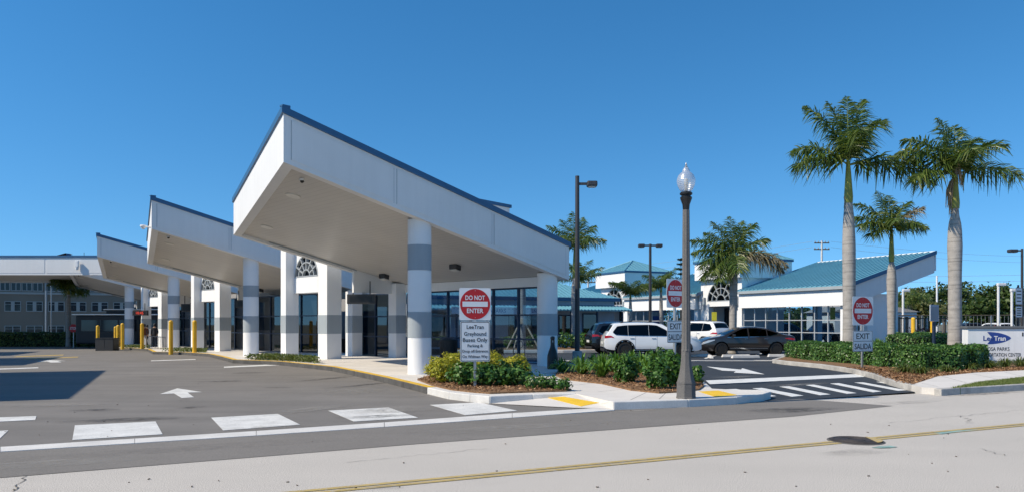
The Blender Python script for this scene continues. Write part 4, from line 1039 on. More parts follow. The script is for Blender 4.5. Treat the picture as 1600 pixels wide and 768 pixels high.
def dne_panel(sf, root, zc, w):
    pn = slab(sf, rrect(w, w, .04), zc, .03, .034, 'no_entry_panel', M['sign_white'], root)
    circ = [(w * .475 * math.cos(2 * math.pi * i / 48), w * .475 * math.sin(2 * math.pi * i / 48)) for i in range(48)]
    slab(sf, circ, zc, .0345, .0365, 'red_disc', M['sign_red'], pn)
    slab(sf, rrect(w * .80, w * .16, .006, 1), zc, .037, .0385, 'white_bar', M['sign_white'], pn)
    T = lambda s, z, h, ww: text(pn, s, sf(0, .037, z), sf.r + (0,), (0, 0, 1), h, ww, M['sign_white'], 'C', .022)
    T('DO NOT', zc + w * .20, w * .135, w * .62); T('ENTER', zc - w * .205, w * .135, w * .52)
    for z in (zc + w * .42, zc - w * .42): MB().path([sf(0, .036, z), sf(0, .044, z)], .009, 8).build('bolt', M['galv'], pn)
    return pn
def framed_panel(sf, root, zc, w, h, name='plate'):
    pn = slab(sf, rrect(w, h, .035), zc, .03, .034, name, M['sign_white'], root)
    o, i = rrect(w * .965, h * .975, .03), rrect(w * .965 - .028, h * .975 - .028, .02); n = len(o)
    MB(sf).add([(x, .0352, zc + z) for x, z in o] + [(x, .0352, zc + z) for x, z in i], [(a, (a + 1) % n, n + (a + 1) % n, n + a) for a in range(n)]).build('border', M['ink'], pn)
    return pn
# nearest sign, in the golden shrubs
x, y = G(742, 605, .15); sf = SignFrame((x, y), R(14)); yw = 17.15
sg = thing('road_sign', 'no entry sign over a white buses only plate in the golden shrubs', 'sign', (x, y, .15))
MB(sf).box(-.028, .028, -.028, .028, .1, 2.45).build('post', M['galv'], sg)
dne_panel(sf, sg, 2.09, .745)
pn = framed_panel(sf, sg, 1.225, .70, .93)
for s, z, h, w in (('LeeTran', 1.565, .088, .40), ('Greyhound', 1.405, .088, .52), ('Buses Only', 1.265, .088, .58), ('Parking &', 1.13, .064, .36), ('Drop off Entrance', 1.005, .062, .60), ('On Widman Way', .88, .062, .60)):
    text(pn, s, sf(0, .0352, z), sf.r + (0,), (0, 0, 1), h, w, M['ink'], 'C', .012)
def exit_sign(px, py, zb, label, yaw, dz, ez, dw, ew, eh, lean=0):
    x, y = G(px, py, zb); sf = SignFrame((x, y), yaw)
    r = thing('road_sign', label, 'sign', (x, y, zb)); top = dz + dw / 2
    MB(sf).box(-.028, .028, -.028, .028, zb - .05, top - .03).build('post', M['galv'], r)
    dne_panel(sf, r, dz, dw)
    pn = framed_panel(sf, r, ez, ew, eh)
    text(pn, 'EXIT', sf(0, .0352, ez + eh * .24), sf.r + (0,), (0, 0, 1), eh * .26, ew * .66, M['ink'], 'C', .012)
    text(pn, 'SALIDA', sf(0, .0352, ez - eh * .25), sf.r + (0,), (0, 0, 1), eh * .26, ew * .84, M['ink'], 'C', .012)
    MB(sf).box(-ew * .46, ew * .46, .0352, .0362, ez - .008, ez + .008).build('rule', M['ink'], pn)
    return r
exit_sign(1054, 592, .17, 'no entry sign with exit plate half hidden behind the street lamp', R(40), 2.43, 1.43, .75, .70, .58)
exit_sign(1347, 573, .17, 'no entry sign with exit plate in front of the right hedge', R(24), 2.06, 1.05, .96, .92, .70)

# stop sign far left
x, y, z = at(115, 512, 64)
st = thing('stop_sign', 'small red stop sign beyond the bus lane, beside the left palm', 'sign', (x, y, -.4)); sf = SignFrame((x, y), 0)
MB(sf).box(-.03, .03, -.03, .03, -.45, z + .35).build('post', M['galv'], st)
pn = slab(sf, [(.38 * math.cos(R(22.5 + 45 * i)), .38 * math.sin(R(22.5 + 45 * i))) for i in range(8)], z, .03, .036, 'plate', M['sign_red'], st)
text(pn, 'STOP', sf(0, .037, z), (1, 0, 0), (0, 0, 1), .22, .58, M['sign_white'], 'C', .02)

# monument sign
x, y, _ = at(1512, 540, 28); ms = Frame((x, y), 95.0); wid = 2.12
mo_ = thing('monument_sign', 'low white monument sign with blue logo behind the right hedge', 'sign', (*ms(1.0, 0)[:2], .15))
MB(ms).box(0, wid, 0, .42, .12, 1.44).build('body', M['monument'], mo_, bevel=.01)
MB(ms).box(-.05, wid + .05, -.05, .47, 1.442, 1.54).build('cap', M['cap'], mo_, bevel=.012)
MB(ms).box(-.03, wid + .03, -.03, .45, .1, .24).build('plinth', M['kerb'], mo_)
rt_m = ms.a + (0,)
def mpoly(pts, d, name):
    MB().add([ms(a, -d, z) for a, z in pts] + [ms(a, -.001, z) for a, z in pts], [tuple(range(len(pts)))] + [(i, (i + 1) % len(pts), len(pts) + (i + 1) % len(pts), len(pts) + i)[::-1] for i in range(len(pts))]).build(name, M['logo'], mo_)
sw = []
for i in range(15): t = i / 14; sw.append((.70 + .86 * t, 1.09 + .23 * (1 - t ** 2.2) ** .75))
lo_ = [(a, 2.18 - z) for a, z in sw[::-1][1:]]
mpoly(sw + lo_ + [(.80, .99), (.90, 1.09), (.80, 1.19)], .006, 'logo_swoosh')
text(mo_, 'Lee', ms(.56, -.004, 1.08), rt_m, (0, 0, 1), .18, .38, M['logo'], 'L', .022)
text(mo_, 'Tran', ms(.945, -.008, 1.08), rt_m, (0, 0, 1), .17, .42, M['sign_white'], 'L', .022)
text(mo_, 'ROSA PARKS', ms(.62, -.004, .68), rt_m, (0, 0, 1), .135, .88, M['ink'], 'L', .004)
text(mo_, 'TRANSPORTATION CENTER', ms(.30, -.004, .46), rt_m, (0, 0, 1), .135, 1.62, M['ink'], 'L', .004)
MB(ms).box(1.95, 2.0, -.006, -.001, 1.16, 1.30).build('emblem', M['ink'], mo_)

# historical marker in the hedge
x, y = G(1460, 545, .15); x, y, _ = at(1459, 500, 33); sf = SignFrame((x, y), R(25))
hm = thing('information_board', 'slate grey information board on a post behind the right hedge', 'sign', (x, y, .15))
MB(sf).box(-.05, .05, -.05, .05, .1, 1.72).build('post', M['navy'], hm)
b_ = slab(sf, rrect(.56, .74, .03), 2.10, .0, .04, 'board', M['station_blue'], hm); slab(sf, rrect(.46, .60, .01, 1), 2.08, .041, .043, 'print', M['band'], b_)
# parking sign plates at the right edge
x, y, _ = at(1591, 480, 33); sf = SignFrame((x, y), R(20))
pk = thing('parking_sign', 'two white parking plates on a dark post at the right edge', 'sign', (x, y, .15))
MB(sf).box(-.03, .03, -.03, .03, .1, 3.35).build('post', M['pole'], pk)
for zc, h in ((2.85, .75), (2.15, .5)):
    p_ = framed_panel(sf, pk, zc, .42, h)
    for i in range(4): MB(sf).box(-.14, .14, .0352, .036, zc + h * (.3 - .2 * i) - .02, zc + h * (.3 - .2 * i) + .03).build('print_line', M['ink'], p_)

# ================================================================ LAMPS
x, y = G(1072, 621.5, .15); Yl = y
lp = thing('street_lamp', 'tall fluted concrete street lamp with acorn globe at the kerb', 'street lamp', (x, y, .15))
def octo(r, n=8): return r / math.cos(math.pi / n)
zz = lambda py: EYE + (HZ - py) * Yl / FPX
MB().lathe([(octo(.182), .12), (octo(.182), .18), (octo(.176), .185), (octo(.17), .44), (octo(.176), .45), (octo(.176), .475)], (x, y), 8, rot=math.pi / 8).build('pedestal', M['lamp_conc'], lp, bevel=.008)
prof = [(octo(.168), .476)]
for i in range(11):
    t = i / 10; prof.append((octo(.088 + .078 * (1 - t) ** 2.2), .48 + .62 * t))
fl = MB().lathe(prof, (x, y), 8, rot=math.pi / 8).build('flared_foot', M['lamp_conc'], lp, bevel=.006)
n = 24; sh = MB(); rings = []
ztop = zz(328)
for z, r in ((1.10, .098), (1.14, .090), (ztop, .068)):
    rings.append([(x + r * (1 - (.09 if j % 3 == 1 else 0)) * math.cos(2 * math.pi * j / n), y + r * (1 - (.09 if j % 3 == 1 else 0)) * math.sin(2 * math.pi * j / n), z) for j in range(n)])
sh.add(sum(rings, []), [(i * n + j, i * n + (j + 1) % n, (i + 1) * n + (j + 1) % n, (i + 1) * n + j) for i in range(2) for j in range(n)] + [tuple(2 * n + j for j in range(n))])
sh.build('shaft', M['lamp_conc'], lp)
ft = MB().lathe([(.062, ztop), (.066, ztop + .02), (.072, ztop + .1), (.115, ztop + .22), (.118, ztop + .25), (.09, ztop + .27), (.09, ztop + .285), (.122, ztop + .305), (.125, ztop + .335), (.10, ztop + .355), (.0, ztop + .356)], (x, y), 24).build('fitter', M['black'], lp, smooth=True)
zg0 = ztop + .357
gb = MB().lathe([(.09, zg0), (.125, zg0 + .04), (.165, zg0 + .12), (.182, zg0 + .20), (.18, zg0 + .26), (.15, zg0 + .33), (.105, zg0 + .38), (.075, zg0 + .40), (.07, zg0 + .44), (.04, zg0 + .49), (.015, zg0 + .50)], (x, y), 28).build('globe', M['globe'], lp, smooth=True, sharp=60)
MB().lathe([(.03, zg0 + .02), (.03, zg0 + .12), (.045, zg0 + .16), (.045, zg0 + .24), (.02, zg0 + .28)], (x, y), 12).build('bulb', M['lens'], gb, smooth=True)
MB().lathe([(.028, zg0 + .499), (.03, zg0 + .515), (.012, zg0 + .53), (.018, zg0 + .55), (.004, zg0 + .585)], (x, y), 12).build('finial', M['galv'], gb, smooth=True)

def area_light(px, py_base, py_top, Y, label, r, heads, group='parking area lights'):
    x = (px - 800) * Y / FPX; zt = EYE + (HZ - py_top) * Y / FPX
    root = thing('area_light', label, 'light pole', (x, Y, 0), 0, group)
    MB().lathe([(r * 1.9, 0), (r * 1.9, .5), (r * 1.5, .52)], (x, Y), 18).build('footing', M['kerb'], root)
    MB().lathe([(r, .5), (r * .8, zt - .15), (r * .8, zt), (.01, zt + .01)], (x, Y), 14).build('pole', M['pole'], root, smooth=True)
    for sgn, L, z in heads:
        a0, a1 = x + sgn * r * .7, x + sgn * (r + .28)
        MB().box(min(a0, a1), max(a0, a1), Y - .04, Y + .04, zt - z - .05, zt - z + .05).build('arm', M['pole'], root)
        h0, h1 = sorted((a1, a1 + sgn * L)); h = MB().box(h0, h1, Y - .2, Y + .2, zt - z - .12, zt - z + .1).build('lamp_head', M['pole'], root, bevel=.05)
        MB().box(h0 + .06, h1 - .06, Y - .15, Y + .15, zt - z - .14, zt - z - .122).build('lens', M['lens'], h)
    return root
area_light(902, 567, 275, 30, 'tall dark area light pole right of the nearest canopy', .105, [(1, .42, .32)])
area_light(1016, 540, 381, 50, 'twin headed area light behind the white parked car', .11, [(1, .42, .1), (-1, .42, .1)])
area_light(1597, 540, 388, 53, 'single headed area light at the right edge of the scene', .10, [(-1, .6, .15)])
for px, py, Y, lab in ((1411, 455, 62, 'slim white lamp post behind the thin palm'), (1560, 446, 56, 'slim white lamp post above the monument sign'), (1464, 430, 75, 'tall thin white pole behind the information board'), (1581, 455, 54, 'short pale lamp post next to the parking sign')):
    x = (px - 800) * Y / FPX; zt = EYE + (HZ - py) * Y / FPX
    r_ = thing('slim_lamp_post', lab, 'lamp post', (x, Y, 0), 0, 'slim pale posts beyond the hedge')
    MB().path([(x, Y, 0), (x, Y, zt)], .09, 10).build('pole', M['sign_white'], r_, smooth=True)
    if px != 1464: MB().box(x + (-.05 if px == 1411 else -.1), x + .55, Y - .12, Y + .12, zt, zt + .22).build('lamp_head', M['sign_white'], r_, bevel=.04)
x = at(72, 0, 72)[0]
lp2 = thing('left_light_pole', 'thin grey light pole in front of the office building', 'light pole', (x, 72, -.5)); MB().path([(x, 72, -.5), (x, 72, 4.8)], .08, 8).build('pole', M['galv'], lp2)
MB().box(x - .16, x + .16, 71.8, 72, .1, .7).build('meter_box', M['galv'], lp2); MB().path([(x + .5, 72, -.5), (x + .5, 72, 5.2), (x + .2, 72, 5.4)], .05, 8).build('conduit_pole', M['galv'], lp2)

# utility poles and wires
def utility(px, py_top, Y, label):
    x = (px - 800) * Y / FPX; zt = EYE + (HZ - py_top) * Y / FPX
    r_ = thing('utility_pole', label, 'utility pole', (x, Y, 0), 0, 'utility poles')
    MB().path([(x, Y, -.5), (x, Y, zt)], [.2, .14], 10).build('pole', M['wood'] if px < 900 else M['kerb_new'], r_)
    for dz, w in ((.35, 1.15), (1.3, 1.2)):
        ca = MB().box(x - w, x + w, Y - .08, Y + .08, zt - dz - .08, zt - dz + .08).build('crossarm', M['bark'], r_)
        for f in (-.9, -.45, .45, .9): MB().lathe([(.06, zt - dz + .08), (.11, zt - dz + .14), (.06, zt - dz + .2), (.1, zt - dz + .27), (.02, zt - dz + .34)], (x + w * f, Y), 8).build('insulator', M['band'], ca)
    return x, Y, zt
ux, uy, uz = utility(1284, 376, 115, 'pale utility pole with crossarms above the blue station roof')
u2x, u2y, u2z = utility(919, 428, 120, 'wooden utility pole with transformer left of the smaller tower')
tr_ = thing('transformer', 'grey drum transformer hung on the wooden utility pole', 'transformer', (u2x + .6, u2y, u2z - 3)); MB().lathe([(.1, u2z - 3.4), (.38, u2z - 3.35), (.4, u2z - 2.4), (.3, u2z - 2.3), (.05, u2z - 2.25)], (u2x + .62, u2y), 16).build('drum', M['galv'], tr_, smooth=True)
for i, (a, b, sag) in enumerate((((ux - 1.4, uy, uz - .1), (-12, 150, 10.5), 1.0), ((ux + 1.4, uy, uz - .1), (125, 150, 15.5), 1.2), ((ux - 1.4, uy, uz - 1.0), (-12, 150, 9.4), 1.0), ((ux + 1.4, uy, uz - 1.0), (125, 150, 14.2), 1.2), ((40, 105, 8.2), (110, 100, 9.6), .5), ((40, 104, 7.4), (110, 99, 8.4), .4), ((u2x, u2y, u2z - .3), (ux, uy, 9.5), .6))):
    a, b = Vector(a), Vector(b); pts = [a.lerp(b, t / 12) - Vector((0, 0, sag * 4 * (t / 12) * (1 - t / 12))) for t in range(13)]
    tag(MB().path(pts, .018, 5).build('overhead_wire', M['band']), ['upper wire running left from the pale utility pole', 'upper wire running right from the pale utility pole', 'lower wire running left from the pale utility pole', 'lower wire running right from the pale utility pole', 'higher of two wires above the trees at right', 'lower of two wires above the trees at right', 'wire from the wooden pole towards the pale utility pole'][i], 'wire', 'overhead wires')

# ================================================================ STREET FURNITURE
# ash receptacle shaped like a bottle
x, y = G(863.5, 575.5, .15)
kz = thing('ash_receptacle', 'black bottle shaped ash receptacle in front of the canopy column', 'ash bin', (x, y, .15))
q = 1.0
MB().lathe([(.175, .152), (.18, .2), (.178, .52), (.17, .6), (.13, .74), (.085, .86), (.068, .95), (.066, 1.12), (.07, 1.14)], (x, y), 24).build('body', M['black'], kz, smooth=True)
MB().lathe([(.072, 1.141), (.075, 1.15), (.075, 1.19), (.06, 1.215), (.01, 1.225)], (x, y), 20).build('cap', M['dark'], kz, smooth=True)
MB().box(x - .01, x + .015, y - .072, y - .06, 1.02, 1.09).build('slot', M['galv'], kz)
# rubbish bins and bench under the canopy
def bin_(px, py, label):
    x, y = G(px, py, .15); r_ = thing('rubbish_bin', label, 'bin', (x, y, .15), 0, 'brown bins under the canopy')
    MB().lathe([(.30, .155), (.335, .18), (.345, .92), (.335, .95)], (x, y), 28).build('drum', M['brown_bin'], r_, smooth=True)
    for i in range(20):
        a = 2 * math.pi * i / 20; MB().box(-.022, .022, -.008, .008, .2, .9)
        mb = MB(Frame((x + .347 * math.cos(a), y + .347 * math.sin(a)), 90 - math.degrees(a))); mb.box(-.006, .008, -.035, .035, .2, .9).build('slat', M['brown_bin'], r_)
    MB().lathe([(.35, .951), (.36, .97), (.35, 1.0), (.2, 1.05), (.19, 1.03), (.05, 1.0)], (x, y), 28).build('lid', M['dark'], r_, smooth=True)
bin_(701, 562, 'brown slatted rubbish bin between the round column and no entry sign'); bin_(773, 563, 'brown slatted rubbish bin half hidden right of the no entry sign')
x, y = G(681, 560, .15); bn = thing('bench', 'dark bench beside the rubbish bin under the nearest canopy', 'bench', (x, y, .15))
MB().box(x - .75, x + .45, y + .3, y + .8, .56, .62).build('seat', M['band'], bn)
for dx in (-.68, .3): MB().box(x + dx, x + dx + .08, y + .35, y + .75, .15, .558).build('leg', M['brown_bin'], bn)
MB().box(x - .75, x + .45, y + .82, y + .86, .3, .95).build('backrest', M['brown_bin'], bn)
# bicycle rack with round tops
x, y = G(811, 565, .15)
bk = thing('bicycle_rack', 'thin black bicycle rack with round loop in front of the glass wall', 'bicycle rack', (x, y, .15))
MB().path([(x - .22, y, .15), (x - .22, y, .85), (x - .18, y, 1.0), (x, y, 1.12), (x + .18, y, 1.0), (x + .22, y, .85), (x + .22, y, .15)], .02, 8).build('loop', M['navy'], bk, smooth=True)
MB().path([(x + .15 * math.cos(a * .524), y, .83 + .15 * math.sin(a * .524)) for a in range(13)], .014, 6).build('ring', M['navy'], bk, smooth=True)
MB().path([(x - .22, y, .5), (x + .22, y, .5)], .014, 6).build('crossbar', M['navy'], bk)
# bollards
blab = [(152.8, 539, 507.5, 'yellow bollard farthest left in front of the bus'), (180.6, 537.6, 509, 'thin yellow bollard just left of a close pair'), (184.5, 538.5, 507, 'yellow bollard in the close pair before the bus'),
        (191.4, 541.5, 504, 'yellow bollard against the fourth round column'), (222, 540.8, 504, 'yellow bollard in front of the people'), (267, 549, 499.5, 'tallest yellow bollard in front of the third round column'), (304, 545.5, 499.5, 'yellow bollard left of the middle portal'),
        (1427, 527, 495, 'left yellow bollard behind the right hedge'), (1457, 527, 495, 'right yellow bollard behind the right hedge')]
for px, py, pt, lab in blab:
    zb = .02 if px < 1000 else .15
    Y = (EYE - zb) * FPX / (py - HZ) if px < 1000 else 48.0
    if px == 304: Y = 41.0
    zb = (EYE - (py - HZ) * Y / FPX) if px < 1000 else 0.0
    x = (px - 800) * Y / FPX; h = EYE + (HZ - pt) * Y / FPX
    r_ = thing('bollard', lab, 'bollard', (x, Y, zb), 0, 'yellow steel bollards')
    rr = .115 if px < 1000 else .13
    MB().lathe([(rr, zb - .15), (rr, h - .1), (rr * .98, h - .1)], (x, Y), 18).build('post', M['bollard'], r_, smooth=True)
    MB().lathe([(rr * 1.02, h - .1), (rr * 1.02, h - .08), (rr * .8, h - .03), (rr * .4, h), (.01, h + .005)], (x, Y), 18).build('cap', M['bollard'], r_, smooth=True)
# utility cabinet by the bus
x, y, z = at(165, 540, 53); cb = thing('utility_cabinet', 'low grey green cabinet between the far bollards', 'cabinet', (x, y, -.2))
MB().box(x - .75, x + .55, y, y + .8, -.35, .55).build('casing', M['dark'], cb, bevel=.03); MB().box(x - .1, x - .085, y - .01, y, -.1, .5).build('door_joint', M['ink'], cb); MB().box(x - .78, x + .58, y - .03, y + .83, .552, .59).build('lid', M['dark'], cb)
# railing by the third portal
fr = bay(2); rl = thing('railing', 'low dark picket railing at the farthest portal', 'railing', fr(7.0, 14.4, -.2))
a, b = Vector(at(232, 540, 53)), Vector(at(258, 542, 49)); a.z = b.z = 0
for z in (-.15, .72): MB().path([a + Vector((0, 0, z)), b + Vector((0, 0, z))], .025, 6).build('rail', M['navy'], rl)
for i in range(12): p = a.lerp(b, i / 11); MB().path([p + Vector((0, 0, -.3)), p + Vector((0, 0, .72))], .014, 6).build('picket', M['navy'], rl)
# wheel stops
for i, (px, py) in enumerate(((1004, 556.5), (1086, 556.5), (1110, 558), (1150, 557), (1165, 558.5), (1222, 556.5))):
    x, y = G(px, py); a = (R(-55), R(12), R(80), R(10), R(15), R(8))[i]
    tag(MB(lambda u, v, z, x=x, y=y, a=a: (x + u * math.cos(a) - v * math.sin(a), y + u * math.sin(a) + v * math.cos(a), z)).add(
        [(-.75, -.09, 0), (.75, -.09, 0), (.75, .09, 0), (-.75, .09, 0), (-.7, -.055, .13), (.7, -.055, .13), (.7, .055, .13), (-.7, .055, .13)], [(3, 2, 1, 0), (4, 5, 6, 7), (0, 1, 5, 4), (1, 2, 6, 5), (2, 3, 7, 6), (3, 0, 4, 7)]).build('wheel_stop', M['kerb_new'], bevel=.02),
        ['concrete wheel stop under the white car', 'concrete wheel stop just right of the street lamp', 'concrete wheel stop seen end on by the dark car', 'concrete wheel stop under the front of the dark car', 'concrete wheel stop under the middle of the dark car', 'concrete wheel stop at the rear of the dark car'][i], 'wheel stop', 'concrete wheel stops')
# chain link fence behind the palms
def fence(x0, y0, x1, y1, h, label, n):
    r_ = thing('fence', label, 'fence', ((x0 + x1) / 2, (y0 + y1) / 2, 0)); P0, P1 = Vector((x0, y0, 0)), Vector((x1, y1, 0))
    for i in range(n + 1): p = P0.lerp(P1, i / n); MB().path([p, p + Vector((0, 0, h))], .05, 8).build('post', M['galv'], r_)
    for z in (.1, h): MB().path([P0 + Vector((0, 0, z)), P1 + Vector((0, 0, z))], .045, 6).build('rail', M['galv'] if z < 1 else M['bark'], r_)
    mb = MB(); m = n * 9
    for i in range(m): p = P0.lerp(P1, (i + .5) / m); mb.path([p + Vector((0, 0, .1)), p + Vector((0, 0, h))], .012, 4, False)
    o = mb.build('wire_pickets', M['galv'], r_); o['kind'] = 'stuff'
fence(31.5, 62, 62, 60, 2.3, 'grey wire fence with brown top rail behind the monument sign', 11)
fence(27.5, 55, 32, 54, 2.0, 'short grey wire fence behind the thin palm', 3)
# small white shed
sh_ = thing('shed', 'low pale shed with gable roof right of the blue roofed wing', 'shed', (30, 62, 0))
MB().box(27.5, 34.5, 63, 69, 0, 2.6).build('wall', M['monument'], sh_); MB().add([(27.2, 62.8, 2.6), (34.8, 62.8, 2.6), (34.8, 69.2, 2.6), (27.2, 69.2, 2.6), (30, 62.8, 3.6), (30, 69.2, 3.6)], [(0, 1, 4), (1, 2, 5, 4), (2, 3, 5), (3, 0, 4, 5), (3, 2, 1, 0)]).build('roof', M['office_trim'], sh_)
for a in (28.2, 30.4, 32.4): MB().box(a, a + 1.4, 62.97, 62.998, .8, 2.2).build('window', M['office_glass'], sh_)

# ================================================================ PEOPLE WAITING UNDER THE FAR CANOPY
def person(px, Y, z0, h, label, top, legs, turn, arm, stride):
    x = (px - 800) * Y / FPX
    root = thing('person', label, 'person', (x, Y, z0), turn, 'people waiting')
    k = h / 1.75
    J = [(0, 0, .95), (0, 0, 1.15), (0, 0, 1.42), (0, .0, 1.52), (0, -.01, 1.62), (0, -.01, 1.73),
         (.09, 0, .9), (.1, -.06 - stride, .5), (.1, .04 - stride, .08), (.1, -.14 - stride, .04),
         (-.09, 0, .9), (-.1, -.03 + stride, .5), (-.1, .08 + stride, .08), (-.1, -.1 + stride, .04),
         (.19, 0, 1.40), (.24, .03, 1.13), (.22, -.10 - arm, .93), (.21, -.15 - arm, .86),
         (-.19, 0, 1.40), (-.24, .03, 1.13), (-.22, -.10 - arm, .93), (-.21, -.15 - arm, .86)]
    E = [(0, 1), (1, 2), (2, 3), (3, 4), (4, 5), (0, 6), (6, 7), (7, 8), (8, 9), (0, 10), (10, 11), (11, 12), (12, 13), (2, 14), (14, 15), (15, 16), (16, 17), (2, 18), (18, 19), (19, 20), (20, 21)]
    Rr = [.15, .13, .14, .055, .095, .07, .10, .07, .05, .035, .10, .07, .05, .035, .065, .048, .036, .035, .065, .048, .036, .035]
    me = bpy.data.meshes.new('body'); me.from_pydata([tuple(c * k for c in p) for p in J], E, [])
    o = bpy.data.objects.new('body', me); link(o, root)
    for m in (M['skin'], top, legs): me.materials.append(m)
    sk = o.modifiers.new('skin', 'SKIN'); sv = me.skin_vertices[0].data
    for i, r in enumerate(Rr): sv[i].radius = (r * k, r * k * .8)
    sv[0].use_root = True
    o.modifiers.new('sub', 'SUBSURF').levels = 2
    bpy.context.view_layer.update()
    me2 = bpy.data.meshes.new_from_object(o.evaluated_get(bpy.context.evaluated_depsgraph_get()))
    o.modifiers.clear(); o.data = me2
    while len(me2.materials) < 3: me2.materials.append([M['skin'], top, legs][len(me2.materials)])
    for i, m in enumerate((M['skin'], top, legs)): me2.materials[i] = m
    for p in me2.polygons:
        c = p.center / k; p.use_smooth = True
        p.material_index = 0 if (c.z > 1.46 or (c.z < .96 and abs(c.x) > .17 and c.z > .7)) else (1 if c.z > .93 else 2)
    MTX[o.name] = Matrix.Identity(4); MTX[root.name] = Matrix.Identity(4)
    hr = MB(); hr.lathe([(.02, 1.78), (.075, 1.765), (.10, 1.70), (.105, 1.64), (.085, 1.58)], (0, .015), 14); hr.v = [tuple(c * k for c in v) for v in hr.v]
    hr.build('hair', M['ink'], root, smooth=True)
    return root
person(225.5, 52.0, -.12, 1.7, 'person in a rust top standing by the far bollard', M['cloth_rust'], M['cloth_grey'], R(35), .12, .10)
person(229.5, 54.5, -.14, 1.66, 'person in dark clothes behind the far bollard', M['cloth_dark'], M['cloth_dark'], R(-40), .02, .04)
person(241.5, 55.0, -.15, 1.75, 'person in dark clothes beside the farthest portal', M['cloth_dark'], M['cloth_dark'], R(10), .0, .02)

# ================================================================ PALMS
def frond_mesh(root, az, el, length, droop, rng, mat, twist=0.0, dens=46, leafl=.62, base=(0, 0, 0), sag=.68, droopleaf=.7):
    """one feather frond in the palm's local space"""
    n = 16; pts = []; dirs = []; p = Vector(base); a = el + R(6)
    for i in range(n + 1):
        t = i / n; d = Vector((math.cos(az) * math.cos(a), math.sin(az) * math.cos(a), math.sin(a))); pts.append(p.copy()); dirs.append(d)
        p = p + d * (length / n); a -= droop / n * (0.45 + 1.3 * t) * sag
    az += twist
    quads = []; tris = []
    P_ = np.array([tuple(q) for q in pts]); D_ = np.array([tuple(q) for q in dirs])
    ts = np.linspace(.10, .995, dens)
    V = []; F4 = []
    for t in ts:
        f = t * n; i = min(int(f), n - 1); w = f - i
        c = P_[i] * (1 - w) + P_[i + 1] * w; d = D_[i] * (1 - w) + D_[i + 1] * w
        s = np.cross(d, [0, 0, 1.0]); s /= np.linalg.norm(s) + 1e-9; u = np.cross(s, d)
        ll = leafl * (math.sin(math.pi * (t * .86 + .12)) ** .6) * (.95 if t < .9 else .75)
        for sg in (-1, 1):
            for rep in range(2):
                roll = rng.uniform(-.7, .8); fw = .30 + .42 * t + rng.uniform(-.12, .12)
                o = s * sg * math.cos(roll) + u * math.sin(roll); o = o + d * fw; o /= np.linalg.norm(o)
                L_ = ll * rng.uniform(.85, 1.3); hw = .029 * (length / 2.9) ** .4
                wv = np.cross(o, u); wv /= np.linalg.norm(wv) + 1e-9
                if rng.random() < .5: wv = np.cross(o, s * 1.0 + u * .3); wv /= np.linalg.norm(wv) + 1e-9
                m = c + o * L_ * .5 + np.array([0, 0, -1]) * L_ * droopleaf * .18; e = c + o * L_ * .93 + np.array([0, 0, -1]) * L_ * droopleaf * rng.uniform(.45, 1.05)
                V += [c - wv * hw * .5, c + wv * hw * .5, m + wv * hw, m - wv * hw, e + wv * hw * .12, e - wv * hw * .12]
                b = len(V) - 6; F4 += [b, b + 1, b + 2, b + 3, b + 3, b + 2, b + 4, b + 5]
    o = np_mesh('frond', np.array(V), 4, mat, root, idx=np.array(F4, dtype=np.int32))
    MB().path([tuple(q) for q in pts], [.035 * (1 - .85 * i / n) * (length / 2.9) ** .5 for i in range(n + 1)], 5, False).build('rachis', M['rachis'] if mat is M['frond'] else M['husk'], o)
    return o
